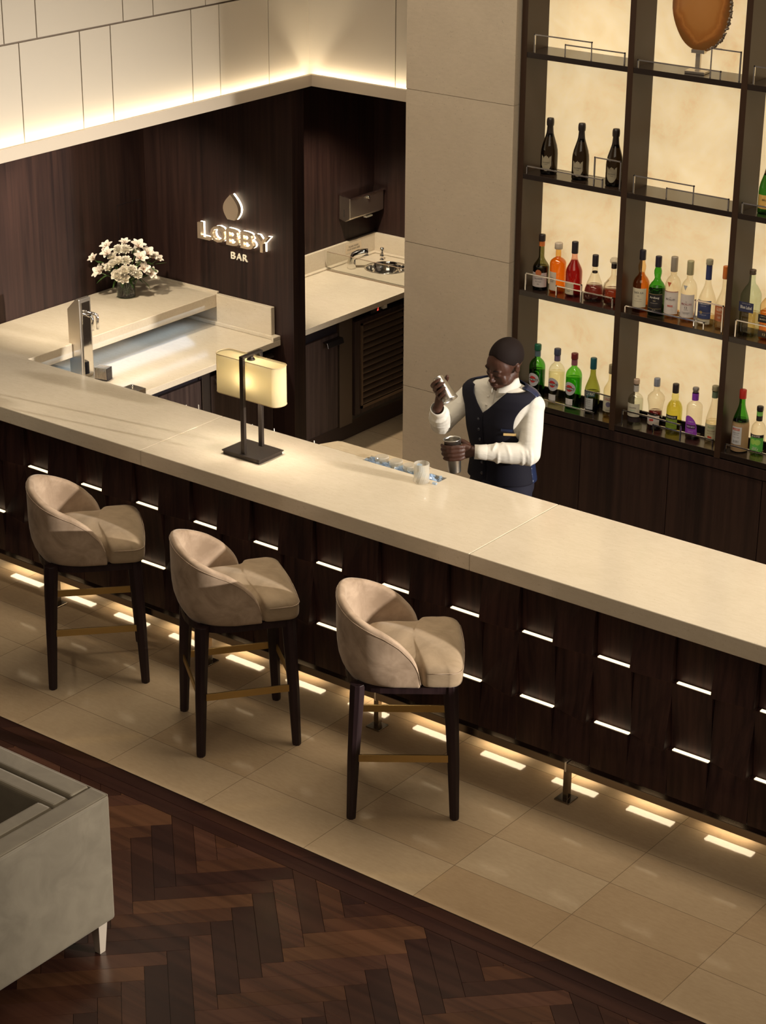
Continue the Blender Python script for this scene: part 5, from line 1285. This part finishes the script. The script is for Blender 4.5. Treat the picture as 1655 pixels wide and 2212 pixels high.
for z in (1.300,1.245,1.19,1.125,1.06,1.0):
    q = tpt(z, -pi/2-.15, .016); n_ = Vector((-.1,-1,0)).normalized(); bt.cyl(q, q+n_*.003, .0075, n=14)
pobj('waistcoat_buttons', bt, plain('dark_button',(.012,.012,.02),.3))
# edge of the overlap, welt pocket, name badge
eg = MB().tube([tpt(1.33-.37*i/12, -pi/2-.06, .0155) for i in range(13)], .0016, 6); pobj('waistcoat_edge', eg, M['vest'])
pkq = MB(); rs = [[tpt(z, -pi/2+.42+.36*i/8, .0165) for i in range(9)] for z in (1.262,1.276)]; pkq.rings(rs, False, False, False); pobj('pocket_welt', pkq, M['satin'])
q0 = tpt(1.247, -pi/2+.50, .0175); q1 = tpt(1.247, -pi/2+.92, .0175); bd = MB(); h_ = Vector((0,0,.0065)); n_ = Vector((.35,-.94,0))*.0025
bd.add([q0-h_, q1-h_, q1-h_+n_, q0-h_+n_, q0+h_, q1+h_, q1+h_+n_, q0+h_+n_], [(3,2,1,0),(4,5,6,7),(0,1,5,4),(1,2,6,5),(2,3,7,6),(3,0,4,7)])
pobj('name_badge', bd, plain('gold_badge',(.68,.50,.24),.25,.6), bev=.0008)
# trousers, shoes
tr_ = MB(); torso(tr_, .90, .99, .004, cap=True)
tr_.cap((PX,2.155,.93),(PX,2.155,.88),.135,.14,20)
for s_ in (-1,1): tr_.cap((PX+s_*.080,2.155,.90),(PX+s_*.095,2.15,.50),.096,.072,18); tr_.cap((PX+s_*.095,2.15,.50),(PX+s_*.10,2.165,.07),.072,.060,18)
remesh(pobj('trousers', tr_, M['trouser']), .008, 3)
for s_ in (-1,1):
    m = MB(); m.cap((PX+s_*.10,2.19,.045),(PX+s_*.105,2.02,.035),.043,.036,16); m.box(PX+s_*.10-.04,1.99,.0006,PX+s_*.10+.04,2.235,.02)
    o_ = pobj('shoe', m, M['black']); remesh(o_, .006, 3)
# the two halves of the shaker, held in the hands
def tin(label, a, b, ra, rb):
    a = Vector(a); b = Vector(b); d = (b-a).normalized(); L = (b-a).length
    t = thing('cocktail_shaker', label, 'shaker', a); 
    m = MB().lathe([(ra*.90,0),(ra*.98,.003),(ra,.008),(rb,L-.003),(rb*1.025,L-.002),(rb*1.025,L),(rb*.95,L),(rb*.93,L-.008),(ra*.93,.012),(.001,.010)], (0,0,0), 36, ax=d, cap1=False)
    obj('tin_body', m, M['tin'], t); return t
M['tin'] = plain('satin_steel_tin', (.56,.53,.48), .32, 1)
tin('tall steel shaker tin held in his lower hand above the bar', T0, T1, .0325, .0445)
tin('steel shaker cup tipped in his raised hand', U0, U1, .0270, .0395)
